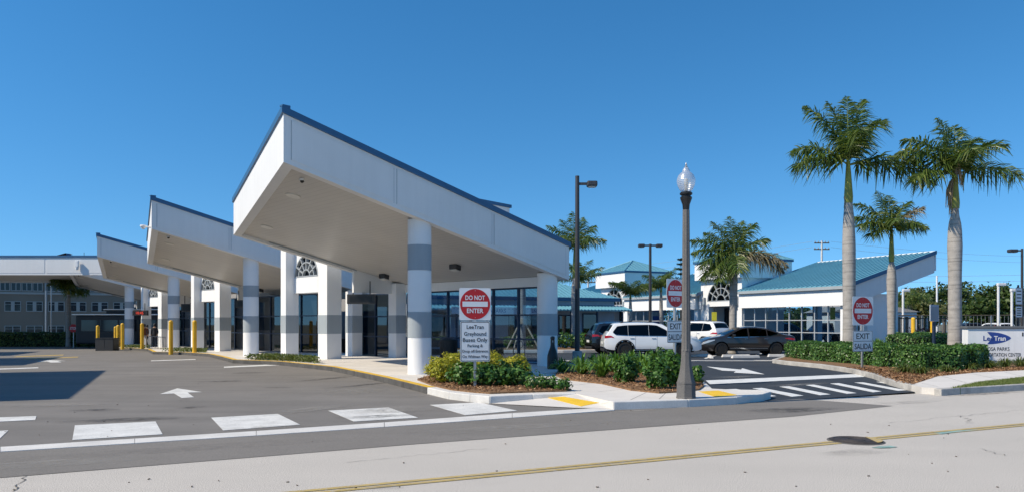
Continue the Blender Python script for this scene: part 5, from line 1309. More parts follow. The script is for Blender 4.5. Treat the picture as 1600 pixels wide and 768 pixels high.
def palm(px, py_base, zb, Y, py_crown, label, tr, shaft, fronds, seed, length, bulge=1.15, dens=46, leafl=.62, husk=None, lean=0.0, name='royal_palm', trunk_prof=None):
    """fronds: list of (azimuth degrees: 0 = right, 90 = away, elevation, length factor, droop, dry)"""
    rng = random.Random(seed)
    x = (px - 800) * Y / FPX
    zc = EYE + (HZ - py_crown) * Y / FPX; H_ = zc - zb
    root = thing(name, label, 'palm tree', (0, 0, 0), 0, 'palms around the station')
    hs = H_ - shaft
    prof = trunk_prof or [(1.35, 0), (1.16, .05), (1.04, .12), (1.0, .3), (bulge * .97, .55), (bulge, .72), (bulge * .86, .88), (.62, 1.0)]
    cx = lambda f: lean * f * f
    n = 20; pts = []; rad = []
    for i in range(n + 1):
        f = i / n
        for (r0, f0), (r1, f1) in zip(prof[:-1], prof[1:]):
            if f0 <= f <= f1: r = r0 + (r1 - r0) * (f - f0) / (f1 - f0)
        pts.append((cx(f * hs / H_), 0, hs * f)); rad.append(r * tr)
    MB().path(pts, rad, 16, False).build('trunk', M['trunk_grey'], root, smooth=True)
    sp = [(cx((hs + shaft * f) / H_), 0, hs + shaft * f) for f in (0, .15, .4, .7, 1.0)]
    if shaft > .1: MB().path([(p[0], p[1], p[2] - .01) for p in sp], [tr * .66, tr * .72, tr * .6, tr * .46, tr * .3], 12).build('crownshaft', M['shaft'], root, smooth=True)
    top = (cx(1.0), 0, H_ - .05)
    for az, el, lf, dr, dry in fronds:
        frond_mesh(root, R(az), R(el), length * lf, R(dr), rng, M['frond_dry'] if dry else M['frond'], 0, dens, leafl, (top[0], top[1], top[2] - rng.uniform(0, .15)))
    MB().path([top, (top[0] + .03, top[1], top[2] + length * .42)], [tr * .16, .008], 6).build('spear_leaf', M['rachis'], root)
    for (dx, dz, L_, rr) in (husk or []):
        mb = MB(); 
        for i in range(int(26)):
            a = rng.uniform(0, 6.28); q = rng.uniform(.1, 1) * rr
            sx, sy = dx + math.cos(a) * q, math.sin(a) * q
            z0 = H_ - dz - rng.uniform(0, .2); mb.path([(sx * .6, sy * .6, z0), (sx + rng.uniform(-.05, .05), sy, z0 - L_ * rng.uniform(.25, .6)), (sx * 1.1 + rng.uniform(-.06, .06), sy * 1.1, z0 - L_ * rng.uniform(.7, 1))], [.02, .026, .006], 4)
        mb.build('dead_flower_stalk', M['husk'], root)
    root.location = (x, Y, zb)
    return root
def ring(rng, n, el0, el1, dr0, dr1, lf=1.0, off=0):
    return [(off + 360 * i / n + rng.uniform(-14, 14), rng.uniform(el0, el1), lf * rng.uniform(.88, 1.08), rng.uniform(dr0, dr1), False) for i in range(n)]
q = random.Random(11)
# big left palm of the group
palm(1327, 560, .15, 32, 252, 'tallest palm with green crownshaft behind the right no entry sign', .255, 1.8,
     [(152, 66, 1.02, 60, 0), (125, 76, .98, 40, 0), (172, 40, .82, 120, 0), (192, 12, .84, 95, 0), (75, 84, .95, 25, 0), (42, 72, 1.08, 55, 0), (24, 62, 1.0, 95, 0), (-3, 14, 1.12, 105, 0), (5, 4, 1.28, 82, 0), (-95, 58, .7, 140, 0)], 1, 3.25, 1.06, 48, 1.0, lean=-.05, husk=[(-.12, 1.1, .95, .08)])
palm(1393, 545, .15, 37, 352, 'slender small palm between the two tall palms', .185, 1.8,
     [(175, 30, 1, 80, 0), (195, 10, .9, 70, 0), (150, 50, 1.0, 70, 0), (70, 62, 1.05, 50, 0), (30, 55, 1.0, 70, 0), (5, 40, .9, 60, 1), (-20, 10, .75, 80, 0), (200, -10, .7, 50, 0), (-60, 20, .7, 100, 0), (110, 70, 1, 40, 0), (-110, 25, .7, 100, 0)], 2, 2.25, 1.4, 38, .7, trunk_prof=[(1.6, 0), (1.25, .06), (1.05, .15), (1.0, .35), (1.15, .6), (1.25, .8), (1.0, .93), (.5, 1.0)])
palm(1492, 560, .15, 31, 268, 'tall palm with brown dead husks left of the monument sign', .255, 1.55,
     [(174, 56, .98, 105, 0), (186, 36, 1.0, 95, 0), (198, 6, .85, 85, 0), (125, 78, .95, 35, 0), (60, 72, .95, 60, 0), (32, 60, .95, 90, 0), (8, 46, 1.02, 95, 0), (-4, 16, 1.0, 100, 0), (-95, 55, .65, 140, 0)], 3, 2.8, 1.12, 46, .95, husk=[(.05, -.35, 1.1, .22), (-.22, .3, 1.2, .14), (-.05, .7, 1.3, .16)],
     trunk_prof=[(1.35, 0), (1.18, .05), (1.06, .14), (1.0, .35), (1.0, .55), (1.12, .75), (1.0, .88), (.6, .96), (.55, 1.0)])
palm(1145, 547, .02, 40, 396, 'palm with a long grey drooping frond in front of the fan window tower', .2, .3,
     [(172, 28, 1.0, 55, 0), (185, 12, .95, 60, 0), (135, 60, .95, 45, 0), (150, 48, .85, 60, 0), (100, 75, .9, 30, 0), (55, 62, .95, 40, 0), (35, 55, 1.05, 60, 0), (10, 38, .9, 80, 0), (-5, 10, 1.2, 105, 1), (2, 2, 1.15, 95, 1), (200, 0, .95, 95, 0), (220, -15, .9, 70, 0), (-100, -20, .95, 50, 0), (-130, -30, .95, 40, 0), (190, -25, .9, 60, 0)], 4, 2.55, 1.05, 42, .8, lean=.1, husk=[(-.1, .2, 1.6, .28)])
palm(898, 542, .02, 45, 385, 'palm partly hidden behind the tall dark light pole', .2, 1.9,
     [(165, 50, 1, 60, 0), (175, 30, 1.05, 70, 0), (130, 65, 1, 50, 0), (100, 78, 1, 30, 0), (60, 65, 1.05, 45, 0), (35, 52, 1, 60, 0), (10, 30, .9, 80, 0), (200, 20, .9, 95, 0), (-60, 35, .85, 110, 0), (-120, 35, .85, 100, 0)], 5, 2.35, 1.1, 36, .75)
palm(905, 542, .02, 57, 437, 'lower palm crown showing right of the tall dark light pole', .18, .6, ring(q, 11, 15, 65, 50, 95), 6, 2.2, 1.05, 30, .55)
palm(1033, 530, .02, 60, 446, 'small palm in front of the low white wing', .14, .5, ring(q, 12, 5, 60, 60, 110), 7, 2.3, 1.05, 30, .6)
palm(985, 530, .02, 58, 458, 'small yellowish palm right of the pavilion awning', .13, .4, ring(q, 10, 10, 50, 60, 100), 8, 2.3, 1.05, 30, .6)
palm(107, 535, -.5, 66, 452, 'palm with drooping round crown at the office building', .2, .4, ring(q, 14, 5, 75, 60, 120), 9, 1.9, 1.0, 30, .7)
bp = palm(816, 545, .15, 43.5, 405, 'braced palm trunk seen through the glass wall', .2, 1.0, ring(q, 9, 25, 65, 50, 90), 10, 2.3, 1.05, 30, .55)
MTX[bp.name] = Matrix.Translation(bp.location).inverted()
bx_, by_, bz_ = bp.location
for dx, dy in ((-.9, -.3), (1.0, -.3), (.1, .9), (-.5, -.9)): MB().path([(bx_ + dx, by_ + dy, .12), (bx_ + dx * .12, by_ + dy * .12, 1.75)], .05, 6).build('timber_brace', M['wood'], bp)
MB().lathe([(.24, 1.6), (.25, 1.62), (.25, 1.9), (.24, 1.92)], (bx_, by_), 14).build('brace_collar', M['wood'], bp)

# ================================================================ SHRUBS, HEDGES, STRAP LEAVED PLANTS
NR = np.random.default_rng(21)
def shrub(px, py, zb, w, h, label, mat, n, size, group, mix_mat=None, depth=None, cat='shrub', name='shrub', lump=.22):
    x, y = G(px, py, zb); d = depth or w
    r_ = thing(name, label, cat, (x, y, zb), 0, group)
    p, nn = ellipsoid_pts(n, (x, y, zb + h * .52), (w / 2, d / 2, h * .5), NR, .45, lump)
    p[:, 2] = np.maximum(p[:, 2], zb + .03)
    nn[:, 2] += .5
    np_mesh('foliage', leaves(p, nn, size, NR, .55, .55), 4, mat, r_, 'stuff')
    if mix_mat is not None:
        m = n // 2; p, nn = ellipsoid_pts(m, (x, y, zb + h * .66), (w / 2 * .98, d / 2 * .98, h * .40), NR, .75, lump); nn[:, 2] += .5
        np_mesh('new_growth', leaves(p, nn, size * .8, NR, .6, .5), 4, mix_mat, r_, 'stuff')
    mb = MB()
    for i in range(7):
        a = NR.uniform(0, 6.28); k = NR.uniform(.2, .7); mb.path([(x + .04 * math.cos(a), y + .04 * math.sin(a), zb - .03), (x + w * .3 * k * math.cos(a), y + d * .3 * k * math.sin(a), zb + h * .6)], [.012, .005], 4, False)
    mb.build('stems', M['stem'], r_)
GB = 'golden shrubs in the near bed'
for px, py, w, h, lab in ((690, 597, .80, .62, 'golden leaved shrub nearest the round canopy column'), (712, 591, .80, .68, 'golden leaved shrub behind the left edge of the no entry sign'), (736, 589, .85, .72, 'golden leaved shrub directly behind the nearest sign post'), (766, 590, .85, .70, 'golden leaved shrub just right of the nearest sign post'), (806, 593, .78, .62, 'rightmost golden leaved shrub of the near bed')):
    shrub(px, py, .17, w, h, lab, M['golden'], 1500, .075, GB, M['golden'])
GG = 'dark green shrubs in the near bed'
for px, py, w, h, lab in ((727, 601.5, .72, .54, 'dark green shrub left of the nearest sign post'), (755, 602, .72, .54, 'dark green shrub right of the nearest sign post'), (781, 602, .75, .56, 'dark green shrub in the middle of the near bed'), (807, 601.5, .7, .53, 'dark green shrub below the rightmost golden shrub')):
    shrub(px, py, .17, w, h, lab, M['green'], 900, .105, GG, lump=.34)
for px, py, w, h, lab in ((838, 607, .5, .34, 'low green shrub at the right of the near bed'), (858, 607, .42, .30, 'smaller low green shrub next to the ramp'), (880, 608.5, .34, .24, 'smallest low green shrub at the tip of the near bed')):
    shrub(px, py, .17, w, h, lab, M['green'], 380, .075, 'low shrubs at the bed tip', lump=.4)
SB = 'rounded green shrubs in the corner bed'
for px, py, w, h, lab in ((979, 597, .60, .66, 'rounded dark green shrub with a shadow beside it on the mulch'), (1026, 607, .60, .72, 'rounded dark green shrub nearest the kerb left of the street lamp'), (1050, 602, .62, .78, 'rounded dark green shrub close behind the street lamp'), (1041, 590, .8, .80, 'dark green shrub at the foot of the half hidden sign'), (1088, 597, .34, .42, 'small dark green shrub right of the street lamp')):
    shrub(px, py, .17, w, h, lab, M['green'], 1200 if w > .4 else 420, .105, SB, lump=.3, depth=w * .9)
def strap(px, py, zb, h, label, n, group, mat='blade', spread=1.0, w=.022, name='strap_leaf_plant', cat='plant'):
    x, y = G(px, py, zb); r_ = thing(name, label, cat, (x, y, zb), 0, group); V = []; F_ = []
    for i in range(n):
        a = NR.uniform(0, 6.283); L_ = h * NR.uniform(.75, 1.2); lean = NR.uniform(.15, 1.3) * spread
        d = np.array([math.cos(a), math.sin(a), 0]); s = np.array([-math.sin(a), math.cos(a), 0]); c = np.array([x, y, zb - .01]) + d * NR.uniform(0, .09)
        p1 = c + d * L_ * lean * .34 + np.array([0, 0, L_ * (.58 - .12 * lean)]); p2 = c + d * L_ * lean * .68 + np.array([0, 0, L_ * (.92 - .32 * lean)]); p3 = c + d * L_ * lean * .98 + np.array([0, 0, L_ * (1.08 - .72 * lean)])
        b = len(V); V += [c - s * w * .6, c + s * w * .6, p1 - s * w, p1 + s * w, p2 - s * w * .8, p2 + s * w * .8, p3 - s * w * .1, p3 + s * w * .1]
        for j in (0, 2, 4): F_ += [b + j, b + j + 1, b + j + 3, b + j + 2]
    np_mesh('leaves', np.array(V), 4, M[mat], r_, 'stuff', idx=np.array(F_, dtype=np.int32))
SG = 'strap leaved plants in the corner bed'
for px, py, h, lab in ((909, 584, .46, 'strap leaved plant at the left end of the corner bed'), (940, 589, .52, 'strap leaved plant in front, second along the corner bed'), (960, 581, .5, 'strap leaved plant behind the second one in the corner bed'), (985, 577, .5, 'strap leaved plant at the back behind the shaded round shrub'), (1004, 583, .5, 'strap leaved plant between the two rounded shrubs'), (1022, 579, .5, 'strap leaved plant at the back left of the exit plate'), (930, 577, .42, 'strap leaved plant at the back near the light pole'), (878, 581, .34, 'small spiky plant beside the bottle shaped bin')):
    strap(px, py, .17, h * 1.25, lab, 105, SG, w=.026)
def hedge(poly_px, zb, h, label, n, size, mat, sink=.0, name='hedge', vert=None, group='clipped green hedges'):
    pl = PX(poly_px, zb) if vert is None else vert
    cx = sum(p[0] for p in pl) / len(pl); cy = sum(p[1] for p in pl) / len(pl)
    r_ = thing(name, label, 'hedge', (cx, cy, zb), 0, group)
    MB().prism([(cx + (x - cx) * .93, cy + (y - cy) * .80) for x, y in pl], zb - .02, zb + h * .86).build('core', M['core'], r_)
    nt = n // 2; top = scatter(pl, nt, NR)
    bx = .05 * np.sin(top[:, 0] * 3.1 + top[:, 1] * 1.7) + .04 * np.sin(top[:, 0] * 7.3)
    P3 = np.column_stack([top, zb + h * (1 - .12 * NR.random(nt) ** 2) + bx]); NN = np.tile([0, 0, 1.0], (nt, 1))
    ed = [np.array(p) for p in pl]; ls = [np.linalg.norm(ed[i] - ed[(i + 1) % len(ed)]) for i in range(len(ed))]; tot = sum(ls)
    side = []; sn = []
    ar = sum(pl[i][0] * pl[(i + 1) % len(pl)][1] - pl[(i + 1) % len(pl)][0] * pl[i][1] for i in range(len(pl)))
    for i in range(len(ed)):
        a, b = ed[i], ed[(i + 1) % len(ed)]; m = int((n - nt) * ls[i] / tot); t = NR.random(m)[:, None]
        nv = np.array([(b - a)[1], -(b - a)[0]]) / ls[i] * (1 if ar > 0 else -1)
        q = a + (b - a) * t; z = zb + h * NR.random(m) ** .9; bul = (.05 * np.sin(q[:, 0] * 4.1 + z * 3) + .05 * np.sin(q[:, 1] * 5.3 + q[:, 0] * 2.3) - .10 * NR.random(m) - .10 * ((z - zb) / h > .88))[:, None]
        side.append(np.column_stack([q + nv * bul, z])); sn.append(np.tile([nv[0], nv[1], .35], (m, 1)))
    P3 = np.vstack([P3] + side); NN = np.vstack([NN] + sn)
    np_mesh('foliage', leaves(P3, NN, size, NR, .45, .6), 4, M[mat], r_, 'stuff')
    return r_
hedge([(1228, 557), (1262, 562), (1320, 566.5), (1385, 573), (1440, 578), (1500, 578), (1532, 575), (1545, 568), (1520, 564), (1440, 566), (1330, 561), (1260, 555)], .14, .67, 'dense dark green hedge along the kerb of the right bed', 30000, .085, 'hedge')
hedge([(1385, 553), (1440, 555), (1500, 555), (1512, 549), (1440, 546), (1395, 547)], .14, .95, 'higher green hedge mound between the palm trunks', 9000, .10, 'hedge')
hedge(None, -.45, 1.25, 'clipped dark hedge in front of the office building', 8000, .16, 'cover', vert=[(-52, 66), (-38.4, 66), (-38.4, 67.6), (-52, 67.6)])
hedge(None, -.4, 1.05, 'low clipped hedge piece right behind the left palm', 2500, .16, 'cover', vert=[(-38.2, 65.4), (-35.6, 65.4), (-35.6, 66.6), (-38.2, 66.6)])
for px, py, h, lab in ((1415, 582, .34, 'tuft of green plants below the right hedge nearest the kerb'), (1440, 584, .30, 'tuft of green plants below the middle of the right hedge'), (1480, 581, .26, 'small tuft of plants below the right hedge end'), (1515, 577, .30, 'tuft of plants where the right hedge ends'), (1545, 575, .34, 'tuft of plants left under the monument sign'), (1570, 573, .36, 'tuft of plants under the monument sign lettering'), (1594, 572, .36, 'tuft of plants at the right end of the monument sign')):
    strap(px, py, .14, h, lab, 150, 'green tufts along the mulch edge', 'cover', 1.2, .012, 'plant_tuft')
strap(1372, 552, .14, .75, 'tall green grassy clump behind the right no entry sign', 220, None, 'blade', .7, .02, 'grass_clump')
strap(1405, 553, .14, .45, 'dry grassy clump beside the thin palm', 160, None, 'frond_dry', 1.2, .02, 'grass_clump')
# ground cover at the bay noses
for k in (0, 1, 2):
    fr = bay(k); pl = W2(fr, [(4.95, 12.2), (5.5, 9.6), (5.45, 7.2), (6.5, 9.4), (6.4, 12.5)])
    c = scatter(pl, 3000 if k == 0 else 1500, NR); zz_ = np.array([.15 + zg(a, b) for a, b in c]); P3 = np.column_stack([c, zz_ + .02 + NR.random(len(c)) * .22])
    o = np_mesh('ground_cover', leaves(P3, np.tile([0, 0, 1.0], (len(c), 1)), .10, NR, .6, .5), 4, M['cover'], kind='stuff')
    tag(o, ['low green ground cover at the kerb of the first bay', 'low green ground cover at the kerb of the second bay', 'low green ground cover at the kerb of the third bay'][k], 'ground cover')
# plants seen behind the glass wall and by the pavilion
for px, py, w, h, lab in ((690, 543, 1.2, .7, 'green shrub behind the glass left of the sign'), (795, 543, 1.1, .75, 'green shrub behind the glass left of the braced palm'), (835, 543, 1.2, .8, 'green shrub behind the glass right of the braced palm'), (860, 543, 1.2, .8, 'green shrub behind the right canopy column'), (885, 543, 1.3, .95, 'green shrub at the foot of the palm by the light pole'), (912, 544, 1.0, 1.0, 'green shrub left of the black parked car')):
    shrub(px, py, .15, w, h, lab, M['green'], 700, .13, 'shrubs of the planter island')
for px, w in ((1440, 1.4), (1575, 1.6)):
    x, y, _ = at(px, 500, 52)
    r_ = thing('red_leaf_shrub', 'red leaved shrub behind the ' + ('information board' if px < 1500 else 'monument sign'), 'shrub', (x, y, 0), 0, 'red leaved shrubs'); p, nn = ellipsoid_pts(500, (x, y, .7), (w, .7, .7), NR, .4); np_mesh('foliage', leaves(p, nn, .22, NR, .6, .4), 4, M['red_leaf'], r_, 'stuff')

# ================================================================ BACKGROUND TREES
def tree(px, py_top, Y, wpx, label, mat, seed, n=2600, size=.42, zb=0.0, trunk=.22, name='leafy_tree', group='trees beyond the station'):
    rng = np.random.default_rng(seed); x = (px - 800) * Y / FPX; zt = EYE + (HZ - py_top) * Y / FPX; w = wpx * Y / FPX / 2; h = zt - zb
    r_ = thing(name, label, 'tree', (x, Y, zb), 0, group); mb = MB(); mb.path([(x, Y, zb - .5), (x + .1, Y, zb + h * .3), (x, Y, zb + h * .6)], [trunk, trunk * .8, trunk * .4], 8)
    PP, NN_ = [], []; m = 11
    for i in range(m):
        a = rng.uniform(0, 6.28); rr = rng.uniform(.15, .68); c = (x + w * rr * math.cos(a), Y + w * rr * math.sin(a), zb + h * rng.uniform(.38, .82)); rd = w * rng.uniform(.32, .5)
        p, nn = ellipsoid_pts(n // m, c, (rd, rd, rd * .75), rng, .35, .3); PP.append(p); NN_.append(nn)
        mb.path([(x, Y, zb + h * .28), (x + (c[0] - x) * .6, Y + (c[1] - Y) * .6, zb + (c[2] - zb) * .85), c], [trunk * .5, trunk * .3, .04], 5)
    mb.build('trunk', M['bark'], r_); p = np.vstack(PP); p[:, 2] = np.minimum(p[:, 2], zt)
    np_mesh('crown', leaves(p, np.vstack(NN_), size, rng, .8, .6), 4, M[mat], r_, 'stuff')
for i, (px, pt, Y, w, m, lab) in enumerate(((1398, 456, 100, 70, 'tree_leaf', 'dark leafy tree just right of the blue roof end'), (1432, 448, 92, 80, 'tree_leaf2', 'olive leafy tree behind the information board'), (1474, 434, 84, 80, 'tree_leaf', 'tall dark leafy tree behind the husked palm'), (1520, 446, 96, 90, 'tree_leaf2', 'olive leafy tree over the left of the monument sign'),
                                        (1552, 438, 86, 80, 'tree_leaf', 'dark leafy tree over the monument sign logo'), (1590, 444, 90, 90, 'tree_leaf2', 'olive leafy tree near the right edge light'), (1630, 428, 84, 90, 'tree_leaf', 'dark leafy tree cut by the right edge'), (1452, 462, 70, 60, 'tree_leaf2', 'low olive tree behind the yellow bollards'), (1535, 462, 76, 70, 'tree_leaf', 'low dark tree above the wire fence'), (1580, 462, 76, 60, 'tree_leaf', 'low dark tree behind the slim lamp post'))):
    tree(px, pt, Y, w * 1.15, lab, m, 40 + i, 2100, .42)
for i, (px, pt, Y, w, lab) in enumerate(((1180, 478, 120, 120, 'dark tree seen through the tower doorway'), (1240, 482, 110, 110, 'dark tree seen through the left wing windows'), (1300, 484, 115, 110, 'dark tree seen through the right wing windows'), (1010, 486, 130, 120, 'dark tree seen through the windows between the towers'), (1090, 486, 130, 120, 'dark tree seen beyond the street lamp'))):
    tree(px, pt, Y, w, lab, 'tree_leaf', 70 + i, 2000, .5, group='trees behind the station')
palm(1418, 540, 0, 68, 470, 'palm with brown hanging skirt among the background trees', .25, .3, ring(q, 12, 0, 60, 60, 110), 12, 2.2, 1.0, 26, .6, husk=[(0, .1, 2.2, .6)])
# norfolk pine far behind
x, y, zt = at(1064, 402, 110); np_r = thing('norfolk_pine', 'dark tiered pine rising behind the street lamp', 'tree', (x, y, 0), 0, 'trees behind the station')
MB().path([(x, y, 0), (x, y, zt)], [.22, .04], 8).build('trunk', M['bark'], np_r)
PP, NN_ = [], []
for i in range(9):
    z = zt - .3 - i * .72; rr = .5 + i * .23
    for j in range(6):
        a = j * 1.047 + i * .5; m = 45; t = NR.random(m); p = np.column_stack([x + np.cos(a) * rr * t + NR.normal(0, .09, m), y + np.sin(a) * rr * t + NR.normal(0, .09, m), z + .18 * t ** 2 * rr + NR.normal(0, .07, m)]); PP.append(p); NN_.append(np.tile([0, 0, 1.0], (m, 1)))
np_mesh('crown', leaves(np.vstack(PP), np.vstack(NN_), .26, NR, .5, .4), 4, M['pine'], np_r, 'stuff')

# ================================================================ CARS
def smooth_interp(ctrl):
    xs = np.array([c[0] for c in ctrl]); zs = np.array([c[1] for c in ctrl])
    def f(x):
        # monotone-ish: average of linear samples in a small window keeps the lines soft
        return float(np.mean(np.interp(np.clip(x + np.linspace(-.05, .05, 7), xs[0], xs[-1]), xs, zs)))
    return f
def car(loc, rotz, label, group, L, W, top, bot, belt, wheels, wr, windows, ws, rw, paint, rim, rails=False, cladding=False, tail=None, head=None, tumble=.42, handles=(), pillar_trim=False, detail=True):
    root = thing('parked_car', label, 'car', (0, 0, 0), 0, group)
    ft = smooth_interp(top); fb = smooth_interp(bot); H2 = L / 2
    def plan(x):
        k = max(0.0, (abs(x) - .55 * H2) / (.45 * H2)); return W / 2 * (1 - (.20 if x > 0 else .14) * k ** 2.4)
    def hw(x, z):
        w = plan(x)
        if z < .55: return w - .10 * ((.55 - z) / .4) ** 2
        if z <= belt: return w - .035 * ((z - .55) / max(.01, belt - .55)) ** 2
        return w - .035 - (z - belt) * tumble
    ns = 110; nz = 16; xs = np.concatenate([[-H2], np.linspace(-H2 + .012, H2 - .012, ns - 2), [H2]])
    ringv = []
    for x in xs:
        zt, zb = ft(x), fb(x); zt = max(zt, zb + .08); half = []
        for j in range(nz): z = zb + (zt - .07 - zb) * j / (nz - 1); half.append((hw(x, z), z))
        e = hw(x, zt - .07)
        half += [(e - .012, zt - .038), (e - .04, zt - .014), (e - .09, zt - .002), (e * .66, zt + .018), (e * .33, zt + .028)]
        rg_ = [(x, -y, z) for y, z in half] + [(x, 0, zt + .031)] + [(x, y, z) for y, z in half[::-1]]
        ringv.append(rg_)
    m = len(ringv[0]); vs = sum(ringv, []); fs = []
    for i in range(len(xs) - 1):
        for j in range(m - 1):
            q = (i * m + j, (i + 1) * m + j, (i + 1) * m + j + 1, i * m + j + 1); c = [sum(vs[a][d] for a in q) / 4 for d in range(3)]
            if any((c[0] - wx) ** 2 + (c[2] - wr) ** 2 < (wr * 1.17) ** 2 and abs(c[1]) > W * .3 for wx in wheels): continue
            fs.append(q)
    fs.append(tuple(range(m))); fs.append(tuple((len(xs) - 1) * m + j for j in range(m - 1, -1, -1)))
    body = MB().add(vs, fs).build('body', paint, root, smooth=True, sharp=50)
    # underbody with wheel wells
    ub = MB().box(-H2 + .35, H2 - .35, -W * .36, W * .36, .24, .62); ub.build('underbody', M['tyre'], root)
    for wx in wheels:
        for sg in (-1, 1):
            r1 = wr * 1.16; pts = [(wx + r1 * math.cos(math.pi * i / 16), wr + r1 * math.sin(math.pi * i / 16)) for i in range(17)]
            lip = MB(); 
            for i in range(16):
                (a, z0), (b, z1) = pts[i], pts[i + 1]; k0, k1 = 1.0, (wr * 1.30 if cladding else wr * 1.215) / r1
                o = lambda p, k, d: (wx + (p[0] - wx) * k, sg * (hw(wx + (p[0] - wx) * k, wr + (p[1] - wr) * k) + d), wr + (p[1] - wr) * k)
                P0, P1 = pts[i], pts[i + 1]
                v = [o(P0, 1, .012), o(P1, 1, .012), o(P1, k1, .012), o(P0, k1, .012), (P0[0], sg * W * .33, P0[1]), (P1[0], sg * W * .33, P1[1]), o(P1, k1, -.01), o(P0, k1, -.01)]
                lip.add(v, [(0, 1, 2, 3), (0, 4, 5, 1), (3, 2, 6, 7)])
            lip.build('arch_trim', M['plastic'] if cladding else paint, body, smooth=True)
            yo = sg * (W / 2 - .02); yi = sg * (W / 2 - .24)
            prof = [(wr * .62, yi), (wr * .94, yi), (wr, yi + sg * .03), (wr, yo - sg * .04), (wr * .95, yo - sg * .005), (wr * .74, yo), (wr * .68, yo - sg * .02)]
            wh = MB().lathe(prof, (wx, 0), 30, 'y', 0, wr).build('wheel', M['tyre'], root, smooth=True)
            MB().lathe([(wr * .70, yo - sg * .10), (wr * .70, yo - sg * .012), (wr * .655, yo - sg * .008), (wr * .63, yo - sg * .06), (.02, yo - sg * .075)], (wx, 0), 30, 'y', 0, wr).build('rim', rim, wh, smooth=True)
            sp = MB()
            for i in range(10):
                a = 2 * math.pi * i / 10 + .1; ca, sa = math.cos(a), math.sin(a)
                def Q(r, t, d): return (wx + r * ca - t * sa, yo - sg * d, wr + r * sa + t * ca)
                sp.add([Q(.03, -.022, .03), Q(wr * .66, -.016, .016), Q(wr * .66, .016, .016), Q(.03, .022, .03), Q(.03, -.022, .06), Q(wr * .66, -.016, .05), Q(wr * .66, .016, .05), Q(.03, .022, .06)], [(0, 1, 2, 3), (0, 4, 5, 1), (3, 2, 6, 7)])
            sp.lathe([(.06, yo - sg * .05), (.055, yo - sg * .022), (.01, yo - sg * .02)], (wx, 0), 12, 'y', 0, wr)
            sp.build('spokes', rim, wh)
    def side_patch(lo, hi, x0, x1, name, mat, d=.006, n=14, par=None):
        """strip between two height curves on both flanks"""
        for sg in (-1, 1):
            mb = MB(); v = []
            for i in range(n + 1):
                x = x0 + (x1 - x0) * i / n; a = float(np.interp(x, [p[0] for p in lo], [p[1] for p in lo])); b = float(np.interp(x, [p[0] for p in hi], [p[1] for p in hi])); b = max(b, a + .004)
                v += [(x, sg * (hw(x, a) + d), a), (x, sg * (hw(x, (a + b) / 2) + d), (a + b) / 2), (x, sg * (hw(x, b) + d), b)]
            mb.add(v, [(3 * i + j, 3 * i + 3 + j, 3 * i + 4 + j, 3 * i + 1 + j) for i in range(n) for j in range(2)]).build(name, mat, par or root, smooth=True)
    for lo, hi in windows: side_patch(lo, hi, lo[0][0], lo[-1][0], 'side_window', M['car_glass'])
    def top_patch(x0, x1, name, mat, f0, f1, d=.007, n=10):
        v = []
        for i in range(n + 1):
            x = x0 + (x1 - x0) * i / n; z = ft(x); e = hw(x, z - .07) * (f0 + (f1 - f0) * i / n)
            for t in (-1, -.6, -.2, .2, .6, 1): v.append((x, e * t, z + .031 - .03 * abs(t) ** 2 + d))
        MB().add(v, [(6 * i + j, 6 * i + 6 + j, 6 * i + 7 + j, 6 * i + 1 + j) for i in range(n) for j in range(5)]).build(name, mat, root, smooth=True)
    top_patch(ws[0], ws[1], 'windscreen', M['car_glass'], .90, .93); top_patch(rw[0], rw[1], 'rear_window', M['car_glass'], .86, .88)
    if tail: side_patch(tail[0], tail[1], tail[0][0][0], tail[0][-1][0], 'tail_light', M['tail'], .008, 8)
    if head: side_patch(head[0], head[1], head[0][0][0], head[0][-1][0], 'headlight', M['head'], .008, 8)
    if detail:
        # end caps: lights, plate, grille
        def end_box(x, dx, y0, y1, z0, z1, name, mat): 
            a, b = sorted((x, x + dx)); MB().box(a, b, y0, y1, z0, z1).build(name, mat, root, bevel=.012)
        end_box(-H2 - .012, .03, -.26, .26, .62, .75, 'licence_plate', M['plate'])
        end_box(-H2 - .01, .06, -W * .40, W * .40, .28, .42, 'rear_bumper_insert', M['plastic']); end_box(H2 - .05, .06, -W * .33, W * .33, .30, .46, 'grille', M['plastic'])
        for x in handles: 
            for sg in (-1, 1): MB().box(x - .1, x + .1, *sorted((sg * (hw(x, belt - .1) + .004), sg * (hw(x, belt - .1) + .03))), belt - .125, belt - .095).build('door_handle', M['chrome'] if paint is not M['black_paint'] else paint, root, bevel=.01)
        xm = ws[0] + (.30 if ws[0] < ws[1] else -.30) * 0
        for sg in (-1, 1):
            xx = max(ws) - .42; y0, y1 = sorted((sg * (hw(xx, belt) + .01), sg * (hw(xx, belt) + .20))); MB().box(xx - .06, xx + .08, y0, y1, belt - .01, belt + .13).build('mirror', paint, root, bevel=.03)
            # door seams
            for xd in [h + .16 for h in handles] + ([handles[-1] + 1.25] if handles else []):
                v = []
                for i in range(9): z = .34 + (belt - .34) * i / 8; v += [(xd - .005, sg * (hw(xd, z) + .0025), z), (xd + .005, sg * (hw(xd, z) + .0025), z)]
                MB().add(v, [(2 * i, 2 * i + 1, 2 * i + 3, 2 * i + 2) for i in range(8)]).build('door_seam', M['ink'], root)
        side_patch([(-9, .345), (9, .345)], [(-9, .40), (9, .40)], min(wheels) + wr * 1.3, max(wheels) - wr * 1.3, 'sill_trim', M['plastic'] if cladding else M['chrome'], .008, 6)
        if pillar_trim:
            for lo, hi in windows: side_patch([(x, z - .022) for x, z in lo], [(x, z - .004) for x, z in lo], lo[0][0], lo[-1][0], 'window_trim', M['chrome'], .01)
